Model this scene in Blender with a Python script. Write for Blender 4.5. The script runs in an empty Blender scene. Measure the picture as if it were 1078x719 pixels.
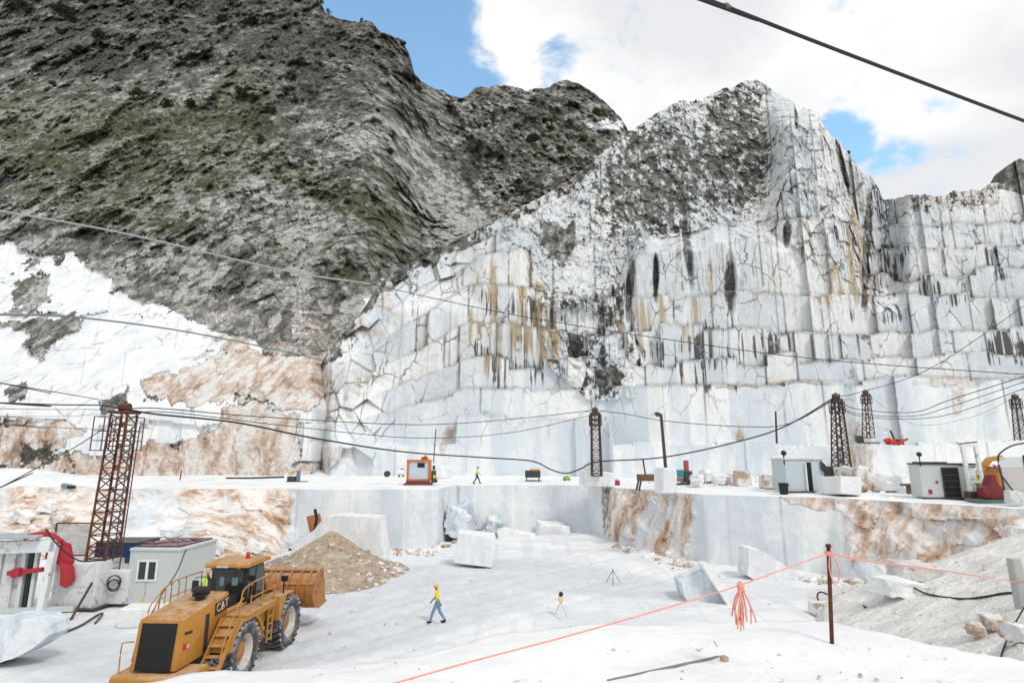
import bpy, bmesh, math, random
import numpy as np
from mathutils import Vector, Matrix, noise as mnoise
random.seed(7)
SC = bpy.context.scene
COL = SC.collection
R = math.radians
PITCH = R(11.31); CH = 8.0; F = 600.0; CX, CY = 539.0, 359.5
SP, CP = math.sin(PITCH), math.cos(PITCH)

# ---------------------------------------------------------------- camera frame helpers
def ab(px, py):
    """tangents (x/y, z/y) of the direction through a photo pixel"""
    u = (np.asarray(px, float)-CX)/F; v = (CY-np.asarray(py, float))/F
    dy = CP - v*SP
    return u/dy, (SP + v*CP)/dy
def pix(a, b):
    f = CP + b*SP
    return CX + F*a/f, CY - F*(b*CP - SP)/f
def at(px, py, d):
    a, b = ab(px, py)
    return Vector((float(a)*d, d, CH + float(b)*d))
def on(px, py, z=0.0):
    a, b = ab(px, py)
    d = (z-CH)/float(b)
    return Vector((float(a)*d, d, z))

# ---------------------------------------------------------------- numpy noise
def _h(ix, iy, iz, s):
    n = (ix*374761393 + iy*668265263 + iz*2147483647 + s*1274126177) & 0xffffffff
    n = ((n ^ (n >> 13))*1274126177) & 0xffffffff
    n = ((n ^ (n >> 15))*2246822519) & 0xffffffff
    return ((n ^ (n >> 16)) & 0xffffff)/float(0xffffff)
def vnoise(x, y, z, s=0):
    xi = np.floor(x); yi = np.floor(y); zi = np.floor(z)
    fx, fy, fz = x-xi, y-yi, z-zi
    fx = fx*fx*(3-2*fx); fy = fy*fy*(3-2*fy); fz = fz*fz*(3-2*fz)
    xi = xi.astype(np.int64); yi = yi.astype(np.int64); zi = zi.astype(np.int64)
    def g(i, j, k): return _h(xi+i, yi+j, zi+k, s)
    a = g(0,0,0)*(1-fx)+g(1,0,0)*fx; b = g(0,1,0)*(1-fx)+g(1,1,0)*fx
    c = g(0,0,1)*(1-fx)+g(1,0,1)*fx; d = g(0,1,1)*(1-fx)+g(1,1,1)*fx
    return ((a*(1-fy)+b*fy)*(1-fz) + (c*(1-fy)+d*fy)*fz)*2-1
def fbm(x, y, z, octs=5, s=0, gain=.5, ridged=False):
    t = 0; amp = 1; tot = 0
    for o in range(octs):
        n = vnoise(x, y, z, s+o*17)
        if ridged: n = 1-2*np.abs(n)
        t = t+n*amp; tot += amp; amp *= gain
        x = x*2.03+11.3; y = y*2.03+5.7; z = z*2.03+7.1
    return t/tot
def cells(x, y, z, s=0):
    """nearest-cell random value and edge closeness (0 at the joint)"""
    xi = np.floor(x).astype(np.int64); yi = np.floor(y).astype(np.int64); zi = np.floor(z).astype(np.int64)
    d1 = np.full(x.shape, 9.); d2 = np.full(x.shape, 9.); val = np.zeros(x.shape); v2 = np.zeros(x.shape)
    for i in (-1,0,1):
        for j in (-1,0,1):
            for k in (-1,0,1):
                cx, cy, cz = xi+i, yi+j, zi+k
                px = cx+.5+.8*(_h(cx,cy,cz,s+1)-.5); py = cy+.5+.8*(_h(cx,cy,cz,s+2)-.5); pz = cz+.5+.8*(_h(cx,cy,cz,s+3)-.5)
                dd = np.sqrt((px-x)**2+(py-y)**2+(pz-z)**2)
                near = dd < d1
                d2 = np.where(near, d1, np.minimum(d2, dd))
                hv = _h(cx,cy,cz,s+4)
                val = np.where(near, hv, val)
                v2 = np.where(near, (_h(cx,cy,cz,s+5)-.5)*(x-px)+(_h(cx,cy,cz,s+6)-.5)*(z-pz), v2)
                d1 = np.where(near, dd, d1)
    return val, d2-d1, v2
def sstep(e0, e1, x):
    t = np.clip((x-e0)/(e1-e0), 0, 1)
    return t*t*(3-2*t)
def poly(pts, X, Y):
    """1 inside the polygon (numpy even-odd)"""
    ins = np.zeros(X.shape, bool); n = len(pts)
    for i in range(n):
        x1, y1 = pts[i]; x2, y2 = pts[(i+1) % n]
        c = ((y1 > Y) != (y2 > Y)) & (X < (x2-x1)*(Y-y1)/((y2-y1) if y2 != y1 else 1e-9)+x1)
        ins ^= c
    return ins.astype(float)
def blob(cx, cy, rx, ry, X, Y, soft=.5, ang=0):
    c, s = math.cos(R(ang)), math.sin(R(ang))
    dx, dy = X-cx, Y-cy
    q = np.sqrt(((dx*c+dy*s)/rx)**2+((-dx*s+dy*c)/ry)**2)
    return 1-sstep(1-soft, 1+soft, q)
def lin(x, pts):
    p = np.array(pts, float)
    return np.interp(x, p[:,0], p[:,1])

# ---------------------------------------------------------------- node DSL
class NT:
    def __init__(s, mat):
        s.t = mat.node_tree; s.n = s.t.nodes; s.l = s.t.links
    def node(s, typ, **kw):
        n = s.n.new(typ)
        for k, v in kw.items(): setattr(n, k, v)
        return n
    def put(s, sock, v):
        if v is None: return
        if isinstance(v, bpy.types.NodeSocket): s.l.new(v, sock)
        else:
            if isinstance(v, (tuple, list)) and len(v) == 3 and sock.type == 'RGBA': v = (*v, 1)
            sock.default_value = v
    def math(s, op, a, b=None, c=None, clamp=False):
        n = s.node('ShaderNodeMath', operation=op, use_clamp=clamp)
        s.put(n.inputs[0], a); s.put(n.inputs[1], b); s.put(n.inputs[2], c)
        return n.outputs[0]
    def mul(s, a, b): return s.math('MULTIPLY', a, b)
    def add(s, a, b): return s.math('ADD', a, b)
    def map(s, v, sc, loc=(0,0,0), rot=(0,0,0)):
        n = s.node('ShaderNodeMapping'); s.put(n.inputs[0], v)
        n.inputs['Scale'].default_value = sc; n.inputs['Location'].default_value = loc; n.inputs['Rotation'].default_value = rot
        return n.outputs[0]
    def noise(s, v, scale, det=5, rough=.55, dist=0.0):
        n = s.node('ShaderNodeTexNoise'); s.put(n.inputs['Vector'], v)
        n.inputs['Scale'].default_value = scale; n.inputs['Detail'].default_value = det
        n.inputs['Roughness'].default_value = rough; n.inputs['Distortion'].default_value = dist
        return n.outputs[0]
    def voro(s, v, scale, feat='F1', rnd=1.0):
        n = s.node('ShaderNodeTexVoronoi', feature=feat); s.put(n.inputs['Vector'], v)
        n.inputs['Scale'].default_value = scale; n.inputs['Randomness'].default_value = rnd
        return n.outputs[0]
    def ss(s, v, a, b):
        n = s.node('ShaderNodeMapRange', interpolation_type='SMOOTHSTEP'); s.put(n.inputs[0], v)
        n.inputs[1].default_value = a; n.inputs[2].default_value = b; n.inputs[3].default_value = 0; n.inputs[4].default_value = 1
        return n.outputs[0]
    def ramp(s, v, stops):
        n = s.node('ShaderNodeValToRGB'); s.put(n.inputs[0], v); cr = n.color_ramp
        while len(cr.elements) < len(stops): cr.elements.new(.5)
        for e, (p, c) in zip(cr.elements, stops): e.position = p; e.color = (*c, 1)
        return n.outputs[0]
    def mix(s, f, a, b, mode='MIX'):
        n = s.node('ShaderNodeMixRGB', blend_type=mode)
        s.put(n.inputs[0], f); s.put(n.inputs[1], a); s.put(n.inputs[2], b)
        return n.outputs[0]
    def attr(s, name):
        n = s.node('ShaderNodeAttribute', attribute_name=name)
        m = s.node('ShaderNodeSeparateColor'); s.l.new(n.outputs['Color'], m.inputs[0])
        return m.outputs
    def bump(s, h, strength, dist):
        n = s.node('ShaderNodeBump'); n.inputs['Strength'].default_value = strength; n.inputs['Distance'].default_value = dist
        s.put(n.inputs['Height'], h); return n.outputs[0]
def newmat(name, rough=.8, metal=0.0, spec=.3):
    m = bpy.data.materials.new(name); m.use_nodes = True
    nt = NT(m); bs = nt.n['Principled BSDF']
    bs.inputs['Roughness'].default_value = rough; bs.inputs['Metallic'].default_value = metal
    bs.inputs['Specular IOR Level'].default_value = spec
    geo = nt.node('ShaderNodeNewGeometry')
    return m, nt, bs, geo

MARBLE_A = (.635,.69,.735); MARBLE_B = (.84,.845,.84)
def marble_nodes(nt, P, vein=1.0, tone=None):
    sw = nt.map(P, (.30,.30,.045))
    n1 = nt.noise(sw, 1.0, 5, .55, .8)
    n2 = nt.noise(P, .16, 4, .5)
    n3 = nt.noise(P, 2.2, 6, .65)
    f = nt.add(nt.add(nt.mul(n1, .65), nt.mul(n2, .35)), nt.mul(nt.add(n3, -.5), .25))
    if tone is not None: f = nt.add(f, nt.mul(nt.add(tone, -.5), .30))
    c = nt.mix(nt.ss(f, .38, .60), MARBLE_A, MARBLE_B)
    v = nt.math('ABSOLUTE', nt.add(nt.noise(nt.map(P, (1,1,.6), (3,1,9), (0,.6,.3)), .35, 7, .6, 1.2), -.5))
    vf = nt.mul(nt.math('SUBTRACT', 1.0, nt.ss(v, .0, .035)), .16*vein)
    return nt.mix(vf, c, (.42,.47,.53))

def terrain_material(name, bumpd=.5, ysq=1.0, rk=0.0):
    m, nt, bs, geo = newmat(name, .9, 0, .15)
    P = geo.outputs['Position']
    A = nt.attr('mA'); B = nt.attr('mB'); C = nt.attr('mC')
    P0 = P; P = nt.map(P0, (1, ysq, 1))
    grey_a, green_a, streak_a = A[0], A[1], A[2]
    orange_a, joint_shade_a, ochre_a = B[0], B[1], B[2]
    nmid = nt.noise(P, .45, 7, .62); nfin = nt.noise(P, 1.5, 6, .68); nbig = nt.noise(P, .07, 4, .5)
    base = marble_nodes(nt, P0, 1.0, C[1])
    # grey limestone
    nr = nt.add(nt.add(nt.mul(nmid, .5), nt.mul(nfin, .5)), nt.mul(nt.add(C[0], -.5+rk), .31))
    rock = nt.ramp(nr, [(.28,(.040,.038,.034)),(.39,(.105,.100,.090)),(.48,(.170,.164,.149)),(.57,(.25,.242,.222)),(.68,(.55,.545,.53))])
    lich = nt.mul(nt.ss(nt.add(nt.add(nt.mul(nfin, .6), nt.mul(nt.noise(P, .16, 5, .65), .75)), nt.mul(green_a, .42)), .90, 1.06), nt.math('MULTIPLY_ADD', nt.ss(nmid, .38, .55), -.55, 1.0))
    grass = nt.mix(nt.ss(nt.noise(P, .8, 6, .7), .36, .64), (.020,.026,.010), (.125,.125,.045))
    rock = nt.mix(lich, rock, grass)
    # brown fractured marble
    no = nt.add(nt.mul(nt.noise(nt.map(P, (1,1,.7)), .6, 9, .74, .35), .8), nt.mul(nfin, .2))
    no = nt.add(no, nt.mul(nt.add(nt.noise(nt.map(P, (1,1,.5), (4,4,4), (0,.5,.0)), .22, 5, .6, .5), -.47), .55))
    rust = nt.ramp(no, [(.26,(.08,.058,.045)),(.35,(.30,.185,.12)),(.43,(.52,.355,.25)),(.50,(.69,.57,.48)),(.57,(.83,.80,.77))])
    of = nt.ss(nt.add(orange_a, nt.mul(nt.add(nmid, -.5), 1.5)), .30, .74)
    base = nt.mix(of, base, rust)
    wth = nt.mul(C[2], nt.math('MULTIPLY_ADD', nt.ss(nt.noise(nt.map(P, (.8,.8,.25), (2,8,4)), 1.0, 8, .72, .4), .36, .64), .75, .25))
    base = nt.mix(wth, base, nt.mix(nt.ss(nfin, .36, .60), (.40,.395,.375), (.64,.64,.62)))
    cw = nt.node('ShaderNodeVectorMath', operation='ADD'); nt.l.new(nt.map(P, (.26,.05,.13)), cw.inputs[0])
    nw = nt.node('ShaderNodeTexNoise'); nt.put(nw.inputs['Vector'], P); nw.inputs['Scale'].default_value = .5; nw.inputs['Detail'].default_value = 4
    sc_ = nt.node('ShaderNodeVectorMath', operation='SCALE'); nt.l.new(nw.outputs['Color'], sc_.inputs[0]); sc_.inputs['Scale'].default_value = .28; nt.l.new(sc_.outputs[0], cw.inputs[1])
    ck = nt.math('SUBTRACT', 1.0, nt.ss(nt.voro(cw.outputs[0], 1.0, 'DISTANCE_TO_EDGE'), .004, .028))
    ckf = nt.mul(nt.mul(ck, nt.ss(nt.noise(P, .16, 4, .6), .44, .56)), nt.math('MINIMUM', nt.mul(C[2], 2.6), 1.0))
    base = nt.mix(nt.mul(ckf, .8), base, (.085,.08,.07))
    # vertical weathering streaks: black first, then ochre
    s1 = nt.noise(nt.map(P, (1.5,.8,.055)), 1.0, 4, .62, .25)
    s1b = nt.noise(nt.map(P, (.22,.22,.05), (31,7,3)), 1.0, 4, .6, .5)
    sf = nt.ss(nt.add(nt.add(nt.mul(s1, .62), nt.mul(s1b, .38)), nt.mul(streak_a, .10)), .595, .64)
    sfine = nt.mul(sf, nt.ss(nmid, .28, .46))
    base = nt.mix(nt.mul(nt.mul(sfine, nt.math('MINIMUM', nt.mul(streak_a, 2.0), 1.0)), .93), base, nt.mix(nfin, (.02,.02,.02), (.10,.10,.095)))
    s2 = nt.noise(nt.map(P, (.6,.6,.04), (71,13,5)), 1.0, 5, .6, .2)
    of2 = nt.ss(nt.add(s2, nt.mul(ochre_a, .13)), .59, .69)
    base = nt.mix(nt.mul(nt.mul(of2, nt.math('MINIMUM', nt.mul(ochre_a, 2.0), 1.0)), .85), base, nt.mix(nfin, (.24,.165,.085), (.60,.49,.31)))
    jf = nt.mul(joint_shade_a, nt.ss(nt.add(nmid, nt.mul(nt.noise(P, .2, 3), .4)), .54, .72))  # rock joints, plus the shade lines painted along the cliff ledges
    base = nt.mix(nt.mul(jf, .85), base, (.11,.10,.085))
    ngf = nt.add(nt.mul(nt.noise(nt.map(P, (1,1,.7), (9,4,2)), .55, 6, .7), .45), nt.mul(nt.noise(P, 1.7, 5, .75), .55))
    gf = nt.ss(nt.add(nt.add(grey_a, nt.mul(nt.add(ngf, -.5), 2.2)), nt.mul(nt.add(C[0], -.5), -.55)), .43, .57)
    gf = nt.mul(gf, nt.ss(grey_a, .02, .14))
    base = nt.mix(gf, base, rock)
    nt.put(bs.inputs['Base Color'], base)
    amp = nt.add(.12, nt.mul(nt.math('MAXIMUM', gf, nt.mul(of, .7)), .88))
    h = nt.mul(nt.add(nt.mul(nmid, .6), nt.mul(nfin, .5)), amp)
    nt.put(bs.inputs['Normal'], nt.bump(h, .9, bumpd))
    return m

def grid_mesh(name, V, mat, attrs=None, kind=None, smooth=False, flip=False):
    """V: (rows, cols, 3) array -> one sheet"""
    nr, nc = V.shape[:2]
    idx = np.arange(nr*nc).reshape(nr, nc)
    q = np.stack([idx[:-1,:-1], idx[:-1,1:], idx[1:,1:], idx[1:,:-1]], -1).reshape(-1, 4)
    if flip: q = q[:, ::-1]
    me = bpy.data.meshes.new(name)
    me.vertices.add(nr*nc); me.vertices.foreach_set('co', V.reshape(-1).astype(np.float32))
    me.loops.add(q.size); me.loops.foreach_set('vertex_index', q.reshape(-1).astype(np.int32))
    me.polygons.add(len(q)); me.polygons.foreach_set('loop_start', np.arange(0, q.size, 4, dtype=np.int32))
    me.update(calc_edges=True)
    me.polygons.foreach_set('use_smooth', np.full(len(q), smooth))
    for k, arr in (attrs or {}).items():
        at_ = me.attributes.new(k, 'FLOAT_COLOR', 'POINT')
        at_.data.foreach_set('color', np.concatenate([arr, np.ones(arr.shape[:-1]+(1,))], -1).reshape(-1).astype(np.float32))
    me.materials.append(mat)
    o = bpy.data.objects.new(name, me); COL.objects.link(o)
    if kind: o['kind'] = kind
    return o

M_ROCK = terrain_material('quarry_rock', .8, .8)
M_MOUNT = terrain_material('mountain_rock', 1.6, .35)

# ================================================================ MOUNTAIN (behind, left)
SKY_M = [(-700,-330),(-260,-260),(200,-150),(300,-60),(335,0),(345,14),(365,22),(390,22),(400,35),(420,42),(430,55),(437,78),(450,88),(470,100),(485,103),(500,95),(520,90),(545,92),(560,97),(575,92),(595,85),(610,90),(625,100),(645,115),(655,125),(662,137),(680,170),(760,300)]
def interp_ab(pts, acol):
    p = np.array(pts, float); a, b = ab(p[:,0], p[:,1])
    return np.interp(acol, a, b)
def sweep_rows(acol, b0, b1, n, power=1.0):
    t = np.linspace(0, 1, n)[:, None]**power
    return b0[None,:] + (b1-b0)[None,:]*t

acol = np.concatenate([np.linspace(float(ab(-620, 480)[0]), float(ab(-160, 480)[0]), 90)[:-1], np.linspace(float(ab(-160, 480)[0]), float(ab(735, 300)[0]), 600)])
# columns start at the bench and end on the skyline
bsky = interp_ab(SKY_M, acol) + .010*fbm(acol*45, acol*0, acol*0+5, 5, 22, .6)
b0 = np.full_like(acol, float(ab(0, 506)[1]))
Bg = sweep_rows(acol, b0, bsky, 430)
Ag = np.broadcast_to(acol[None,:], Bg.shape)
PX, PY = pix(Ag, Bg)
D = np.interp(-PY, [-506,-470,-430,-420,-340,-260,-120,0,140,300], [85.5,86.5,88,91,113,138,200,280,370,480])
# the valley side to the right of the spur is further off
D = D + 50*sstep(375, 520, PX+.25*(PY-150))*sstep(330, 200, PY) + 30*sstep(380, 470, PX)
D = D + 6*sstep(325, 345, PX)*sstep(250,300,PY)
Wn = fbm(Ag*14, Bg*14, Ag*0, 4, 3)*9; Wn2 = fbm(Ag*14, Bg*14, Ag*0+9, 4, 5)*9
Wf = fbm(Ag*45, Bg*45, Ag*0, 4, 13, .65)*14; Wf2 = fbm(Ag*45, Bg*45, Ag*0+9, 4, 15, .65)*14
WX, WY = PX+Wn*1.4+Wf, PY+Wn2*1.4+Wf2
BND = [(-300,250),(0,256),(40,262),(70,262),(100,290),(118,300),(125,312),(170,318),(200,335),(240,352),(300,372),(345,374),(385,330),(400,297),(404,600),(1000,600)]
grey = (WY < lin(WX, BND)).astype(float)
PATCH_G = [[(20,362),(92,330),(80,345),(55,368),(40,372)], [(8,305),(22,290),(55,292),(62,315),(40,322),(15,325)], [(-40,330),(92,332),(60,362),(20,345),(-40,345)],
           [(300,300),(345,305),(345,372),(310,372)], [(100,410),(135,408),(140,425),(105,428)], [(8,402),(26,398),(22,425),(10,428)], [(160,412),(205,395),(195,412),(170,420)]]
for p in PATCH_G: grey = np.maximum(grey, poly(p, WX, WY)*.95)
orange = np.zeros_like(grey)
for p in [[(150,408),(200,385),(250,368),(345,372),(352,400),(330,428),(250,425),(190,422)], [(235,428),(312,432),(310,488),(232,490)], [(155,470),(235,455),(235,502),(150,502)],
          [(-60,446),(85,448),(60,490),(-60,478)], [(270,320),(340,320),(350,375),(300,375)], [(-40,490),(150,480),(330,492),(330,520),(-40,520)]]:
    orange = np.maximum(orange, poly(p, WX, WY)*.85)
orange = np.maximum(orange, .55*blob(280, 330, 70, 35, PX, PY, .5)*grey)
grey = np.where((orange > .5) & (PY > 375), .15*grey, grey)
grey = np.where((PX < 80) & (PY > 440) & (orange > .5), .38, grey)
spk = sstep(.12,.26,fbm(Ag*55, Bg*55, Ag*0+4, 3, 17, .6))*(.55+.45*sstep(.0,.3,fbm(Ag*9,Bg*9,Ag*0,2,18)))
grey = np.maximum(grey, .9*spk*sstep(44, 6, PY-lin(PX, BND))*sstep(235,205,PX))
orange = np.maximum(orange, .52*sstep(-.05,.15,fbm(Ag*30,Bg*30,Ag*0,4,19))*blob(255,345,95,32,PX,PY,.6,14))
grey = np.where((orange>.3)&(PY<380)&(PY>300), grey*.8, grey)
grey = np.where(blob(640,131,24,5,PX+.6*Wf,PY+.6*Wf2,.5) > .5, .25, grey)
green = .78*blob(110,148,170,42,PX,PY,.6,8)+.30*blob(60,215,160,40,PX,PY,.7)+.50*blob(400,230,60,70,PX,PY,.6,40)+.55*blob(330,195,110,14,PX,PY,.8,25)+.35*blob(600,165,70,60,PX,PY,.6)+.5*blob(250,128,40,60,PX,PY,.7,30)
green = green+.22*sstep(260,60,PY)+.42*blob(240,255,220,26,PX,PY,.8,14)
screemask = blob(470,195,24,70,PX,PY,.6,-38)*sstep(405,440,PX)
green = (green*1.3+.05)*(1-screemask)
streak = .05*np.ones_like(grey)
# relief
Xw, Zw = Ag*D, Bg*D
cv, ce, ct = cells(Xw/7+Zw/10, D/50, Zw/8-Xw/12, 40)
cv2, ce2, ct2 = cells(Xw/2.6+Zw/5, D/22, Zw/3.6-Xw/6, 60)
rid = fbm(Xw/30+Zw/60, D/160, Zw/34-Xw/50, 5, 70, .55, True)
fb = fbm(Xw/9+Zw/20, D/40, Zw/13-Xw/22, 5, 80, .6)
far = np.clip(D/150, .45, 1.9)
g2 = (.22*np.maximum(grey, .8*orange)+.78*np.where(PX < 402, sstep(-4, 50, lin(PX, BND)-PY), 1.0))*(1-.8*screemask)
low = sstep(120, 230, PY)
fine = fbm(Xw/2.4+Zw/5, D/22, Zw/2.8-Xw/6, 4, 97, .65)
crag = fbm(Xw/13+Zw/40, D/200, Zw/34-Xw/30, 4, 99, .5)
crag = sstep(-.02,.10,crag)+.8*sstep(.16,.26,crag)+.8*sstep(-.26,-.16,crag)
gul = fbm(Xw/26+Zw/55, D/200, Zw/90, 4, 98, .5, True)
rel = g2*far*(2.3*(crag-1.35) + 4.5*gul + 3.0*rid + (.7+.9*low)*(cv-.5) + (.6+.5*low)*(cv2-.5) + (.5+.7*low)*ct + 2.4*fb + .8*ct2 + 1.3*fine)
band = sstep(330, 230, PY)*sstep(150,200,PY)
rel = rel*(1+.5*band)
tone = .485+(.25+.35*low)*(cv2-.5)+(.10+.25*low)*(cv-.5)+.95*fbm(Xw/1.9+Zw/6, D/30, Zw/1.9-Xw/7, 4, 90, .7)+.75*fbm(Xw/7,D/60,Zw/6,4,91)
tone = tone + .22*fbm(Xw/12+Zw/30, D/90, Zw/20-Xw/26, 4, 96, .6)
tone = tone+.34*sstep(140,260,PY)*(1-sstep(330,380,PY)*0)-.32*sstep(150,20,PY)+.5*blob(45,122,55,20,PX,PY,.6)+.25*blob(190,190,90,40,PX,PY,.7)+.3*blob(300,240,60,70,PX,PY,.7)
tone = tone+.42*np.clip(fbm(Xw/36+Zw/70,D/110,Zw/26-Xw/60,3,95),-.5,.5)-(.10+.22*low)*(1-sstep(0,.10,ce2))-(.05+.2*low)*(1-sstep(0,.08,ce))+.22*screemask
# cut faces on the left are flat but stepped
seg = np.floor((Ag+.015*np.floor((PY-255)/38))*14)
rel = rel + (1-grey)*(1-orange)*((_h(seg.astype(np.int64), np.floor((PY+Wn-255)/38).astype(np.int64), seg.astype(np.int64)*0, 5)-.5)*2.0 + .5*fb)
D2 = D - rel
# dark gully between the spur and the valley
D2 = D2 + 14*blob(428,150,9,70,PX,PY,.6,-22)*g2
joint = (1-sstep(0.0,.10,ce))*.6*grey
V = np.stack([Ag*D2, D2, CH+Bg*D2], -1)
back = []
for dd, dz in ((6,-2),(30,-25),(120,-140)):
    r = V[-1].copy(); r[:,1] += dd; r[:,2] += dz; back.append(r)
V = np.concatenate([V, np.stack(back)], 0)
def ext(x): return np.concatenate([x, np.repeat(x[-1:], 3, 0)], 0)
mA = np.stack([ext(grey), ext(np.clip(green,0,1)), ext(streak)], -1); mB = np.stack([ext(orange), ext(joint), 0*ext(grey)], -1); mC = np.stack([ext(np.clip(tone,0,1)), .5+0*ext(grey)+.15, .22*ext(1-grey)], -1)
MT = dict(V=V, PX=PX, PY=PY)
grid_mesh('mountain', V, M_MOUNT, {'mA': mA, 'mB': mB, 'mC': mC}, 'structure')

# ================================================================ QUARRY CLIFF
SKY_C = [(324,470),(326,400),(345,370),(385,322),(400,297),(420,283),(450,268),(500,243),(530,228),(560,212),(600,192),(630,165),(660,137),(690,122),(715,110),(760,95),(785,86),(800,87),(815,95),(835,106),(840,120),(846,115),(861,118),(868,135),(880,146),(884,150),(896,165),(905,178),(918,190),(925,200),(930,213),(936,210),(960,207),(1000,203),(1040,197),(1058,192),(1060,178),(1070,171),(1085,168),(1150,190),(1300,165)]
acol = np.linspace(float(ab(324, 480)[0]), float(ab(1250, 300)[0]), 860)
p = np.array(SKY_C, float); sa, sb = ab(p[:,0], p[:,1]); sa = np.maximum.accumulate(sa+np.arange(len(sa))*1e-6)
bsky = np.interp(acol, sa, sb)
jag = fbm(acol*60, acol*0, acol*0+3, 4, 21)*.012*sstep(float(ab(480,300)[0]), float(ab(600,200)[0]), acol)
bsky = bsky+jag
b0 = np.full_like(acol, float(ab(0, 507)[1]))
Bg = sweep_rows(acol, b0, bsky, 470)
Ag = np.broadcast_to(acol[None,:], Bg.shape)
PX, PY = pix(Ag, Bg)
PXf = pix(acol, np.full_like(acol, float(ab(0,430)[1])))[0]       # column position at mid wall
rng = np.random.RandomState(11)
def segs(wmin, wmax, amp, seed):
    """piecewise-constant offsets along the wall + closeness to a segment border"""
    r = np.random.RandomState(seed); x = acol[0]; off = np.zeros_like(acol); jn = np.zeros_like(acol); prev = 0
    while x < acol[-1]:
        w = r.uniform(wmin, wmax); v = r.uniform(-amp, amp)
        m = (acol >= x) & (acol < x+w); off[m] = v
        jn = np.maximum(jn, np.exp(-((acol-x)/.0016)**2))
        x += w
    return off, jn
LV = [  # ledge row y as a function of px, depth of the face above it
    ([(324,468),(480,470),(482,440),(640,438),(645,468),(900,466),(1300,466)], [(324,86.5),(480,88),(640,90),(700,87),(890,87),(900,86),(1300,84)]),
    ([(324,455),(490,412),(640,408),(700,405),(900,404),(930,400),(1300,392)], [(324,87.5),(495,94),(640,95),(900,96),(1300,95)]),
    ([(324,440),(495,379),(640,385),(705,382),(930,375),(1300,372)], [(324,90),(495,98),(640,98),(900,101),(1300,101)]),
    ([(324,425),(495,341),(560,343),(640,352),(760,346),(930,345),(1300,343)], [(324,92),(495,102),(640,103),(900,106),(1300,108)]),
    ([(324,400),(495,303),(560,304),(640,318),(760,312),(930,313),(1300,312)], [(324,96),(495,106),(640,109),(900,110),(935,116),(1300,116)]),
    ([(324,380),(495,272),(560,262),(640,250),(760,240),(925,235),(930,290),(1300,285)], [(324,99),(495,111),(600,116),(900,115),(928,116),(932,123),(1300,123)]),
    ([(324,350),(495,255),(560,235),(640,200),(760,180),(925,215),(930,264),(1300,262)], [(324,103),(495,115),(600,123),(900,119),(928,120),(932,127),(1300,127)]),
    ([(324,320),(495,250),(560,225),(640,170),(760,130),(925,213),(930,238),(1300,234)], [(324,110),(495,117),(600,127),(760,125),(900,122),(932,130),(1300,130)]),
]
D0 = lin(PXf, [(324,85.5),(480,85.5),(600,85),(640,84),(643,78),(688,78),(692,83),(760,83),(880,80),(893,72),(905,68),(1300,62)])
o0, j0 = segs(.09, .2, .5, 3)
D = np.broadcast_to((D0+o0)[None,:], Bg.shape).copy()
joint = np.broadcast_to(.55*j0[None,:], Bg.shape).copy()
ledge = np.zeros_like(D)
bt0, _ = segs(.05,.16,.5,4)
btone = np.broadcast_to(.5+.4*bt0[None,:], Bg.shape).copy()
pil_, pj = segs(.05, .16, 1.1, 91)
pil2_, _ = segs(.012, .05, .25, 92)
for k, (yl, dl) in enumerate(LV):
    cut = sstep(400, 440, PXf)
    low = k < 2
    off, jn = segs(.05 if low else .018, .20 if low else .10, .55 if low else 1.1, 30+k); yo, _ = segs(.03, .14, 3.0 if low else 6.5, 60+k)
    yo = yo + 5*fbm(acol*25, acol*0, acol*0+k, 4, 130+k)*(0.4 if low else 1)
    bt, _ = segs(.018, .10, .5, 30+k)
    dk = lin(PXf, dl) + (off*1.25 + (0 if low else pil_+pil2_))*cut
    yk = lin(PXf, yl) + yo*cut
    above = PY < yk[None,:]
    D = np.where(above, np.maximum(D+.0, dk[None,:]), D)
    btone = np.where(above, .5+.9*bt[None,:], btone)
    joint = np.where(above, jn[None,:]*cut[None,:], joint)
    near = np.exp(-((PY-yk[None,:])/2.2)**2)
    ledge = np.maximum(ledge, near*cut[None,:]*.7)  # mask for a dark line of painted shade along each ledge edge
# plain sloping face on the left, set back steadily
soft = sstep(512, 470, PX)*sstep(330,300,PY)+sstep(430,380,PX)*sstep(300,330,PY)
Dl = np.interp(-PY, [-507,-470,-466,-380,-300,-240], [85.3,86,87.5,99,112,122])
soft = np.clip(soft, 0, 1)
cvl, cel, ctl = cells(Ag*26+Bg*8, Ag*0, Bg*20-Ag*5, 145)
D = D*(1-soft)+(Dl+soft*(2.4*(cvl-.5)+1.2*ctl))*soft
D = D + 14*sstep(350, 324, PX)
# natural head of the cliff
Wn = fbm(Ag*12, Bg*12, Ag*0, 4, 103)*12; Wn2 = fbm(Ag*12, Bg*12, Ag*0+9, 4, 105)*12
WX, WY = PX+Wn, PY+Wn2
NAT = [(540,228),(562,212),(600,190),(660,130),(800,70),(812,120),(826,180),(812,232),(792,245),(740,236),(690,250),(672,262),(650,300),(660,330),(560,330),(560,270),(530,250)]
nat = poly(NAT, WX, WY)
NAT2 = [(800,60),(812,120),(826,180),(812,240),(900,300),(930,300),(940,200),(880,100)]
nat2 = poly(NAT2, WX, WY)
rough2 = poly([(565,310),(640,300),(672,330),(668,415),(620,420),(570,380)], WX, WY)*.6
headD = 110+(312-PY)*.20
hbl = lin(PX, [(530,314),(655,314),(672,262),(810,258),(860,314),(940,314)]) + 16*fbm(Ag*26, Ag*0, Ag*0, 4, 107)
hb = sstep(530,585,PX)*sstep(934,914,PX)*sstep(hbl, hbl-18, PY)
hb = hb*(1-.88*sstep(800,832,PX)*sstep(95,135,PY))
D = D*(1-hb)+headD*hb
D = D + 7*sstep(908,930,PX)*sstep(330,300,PY)*sstep(960,932,PX)
Xw, Zw = Ag*D, Bg*D
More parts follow.
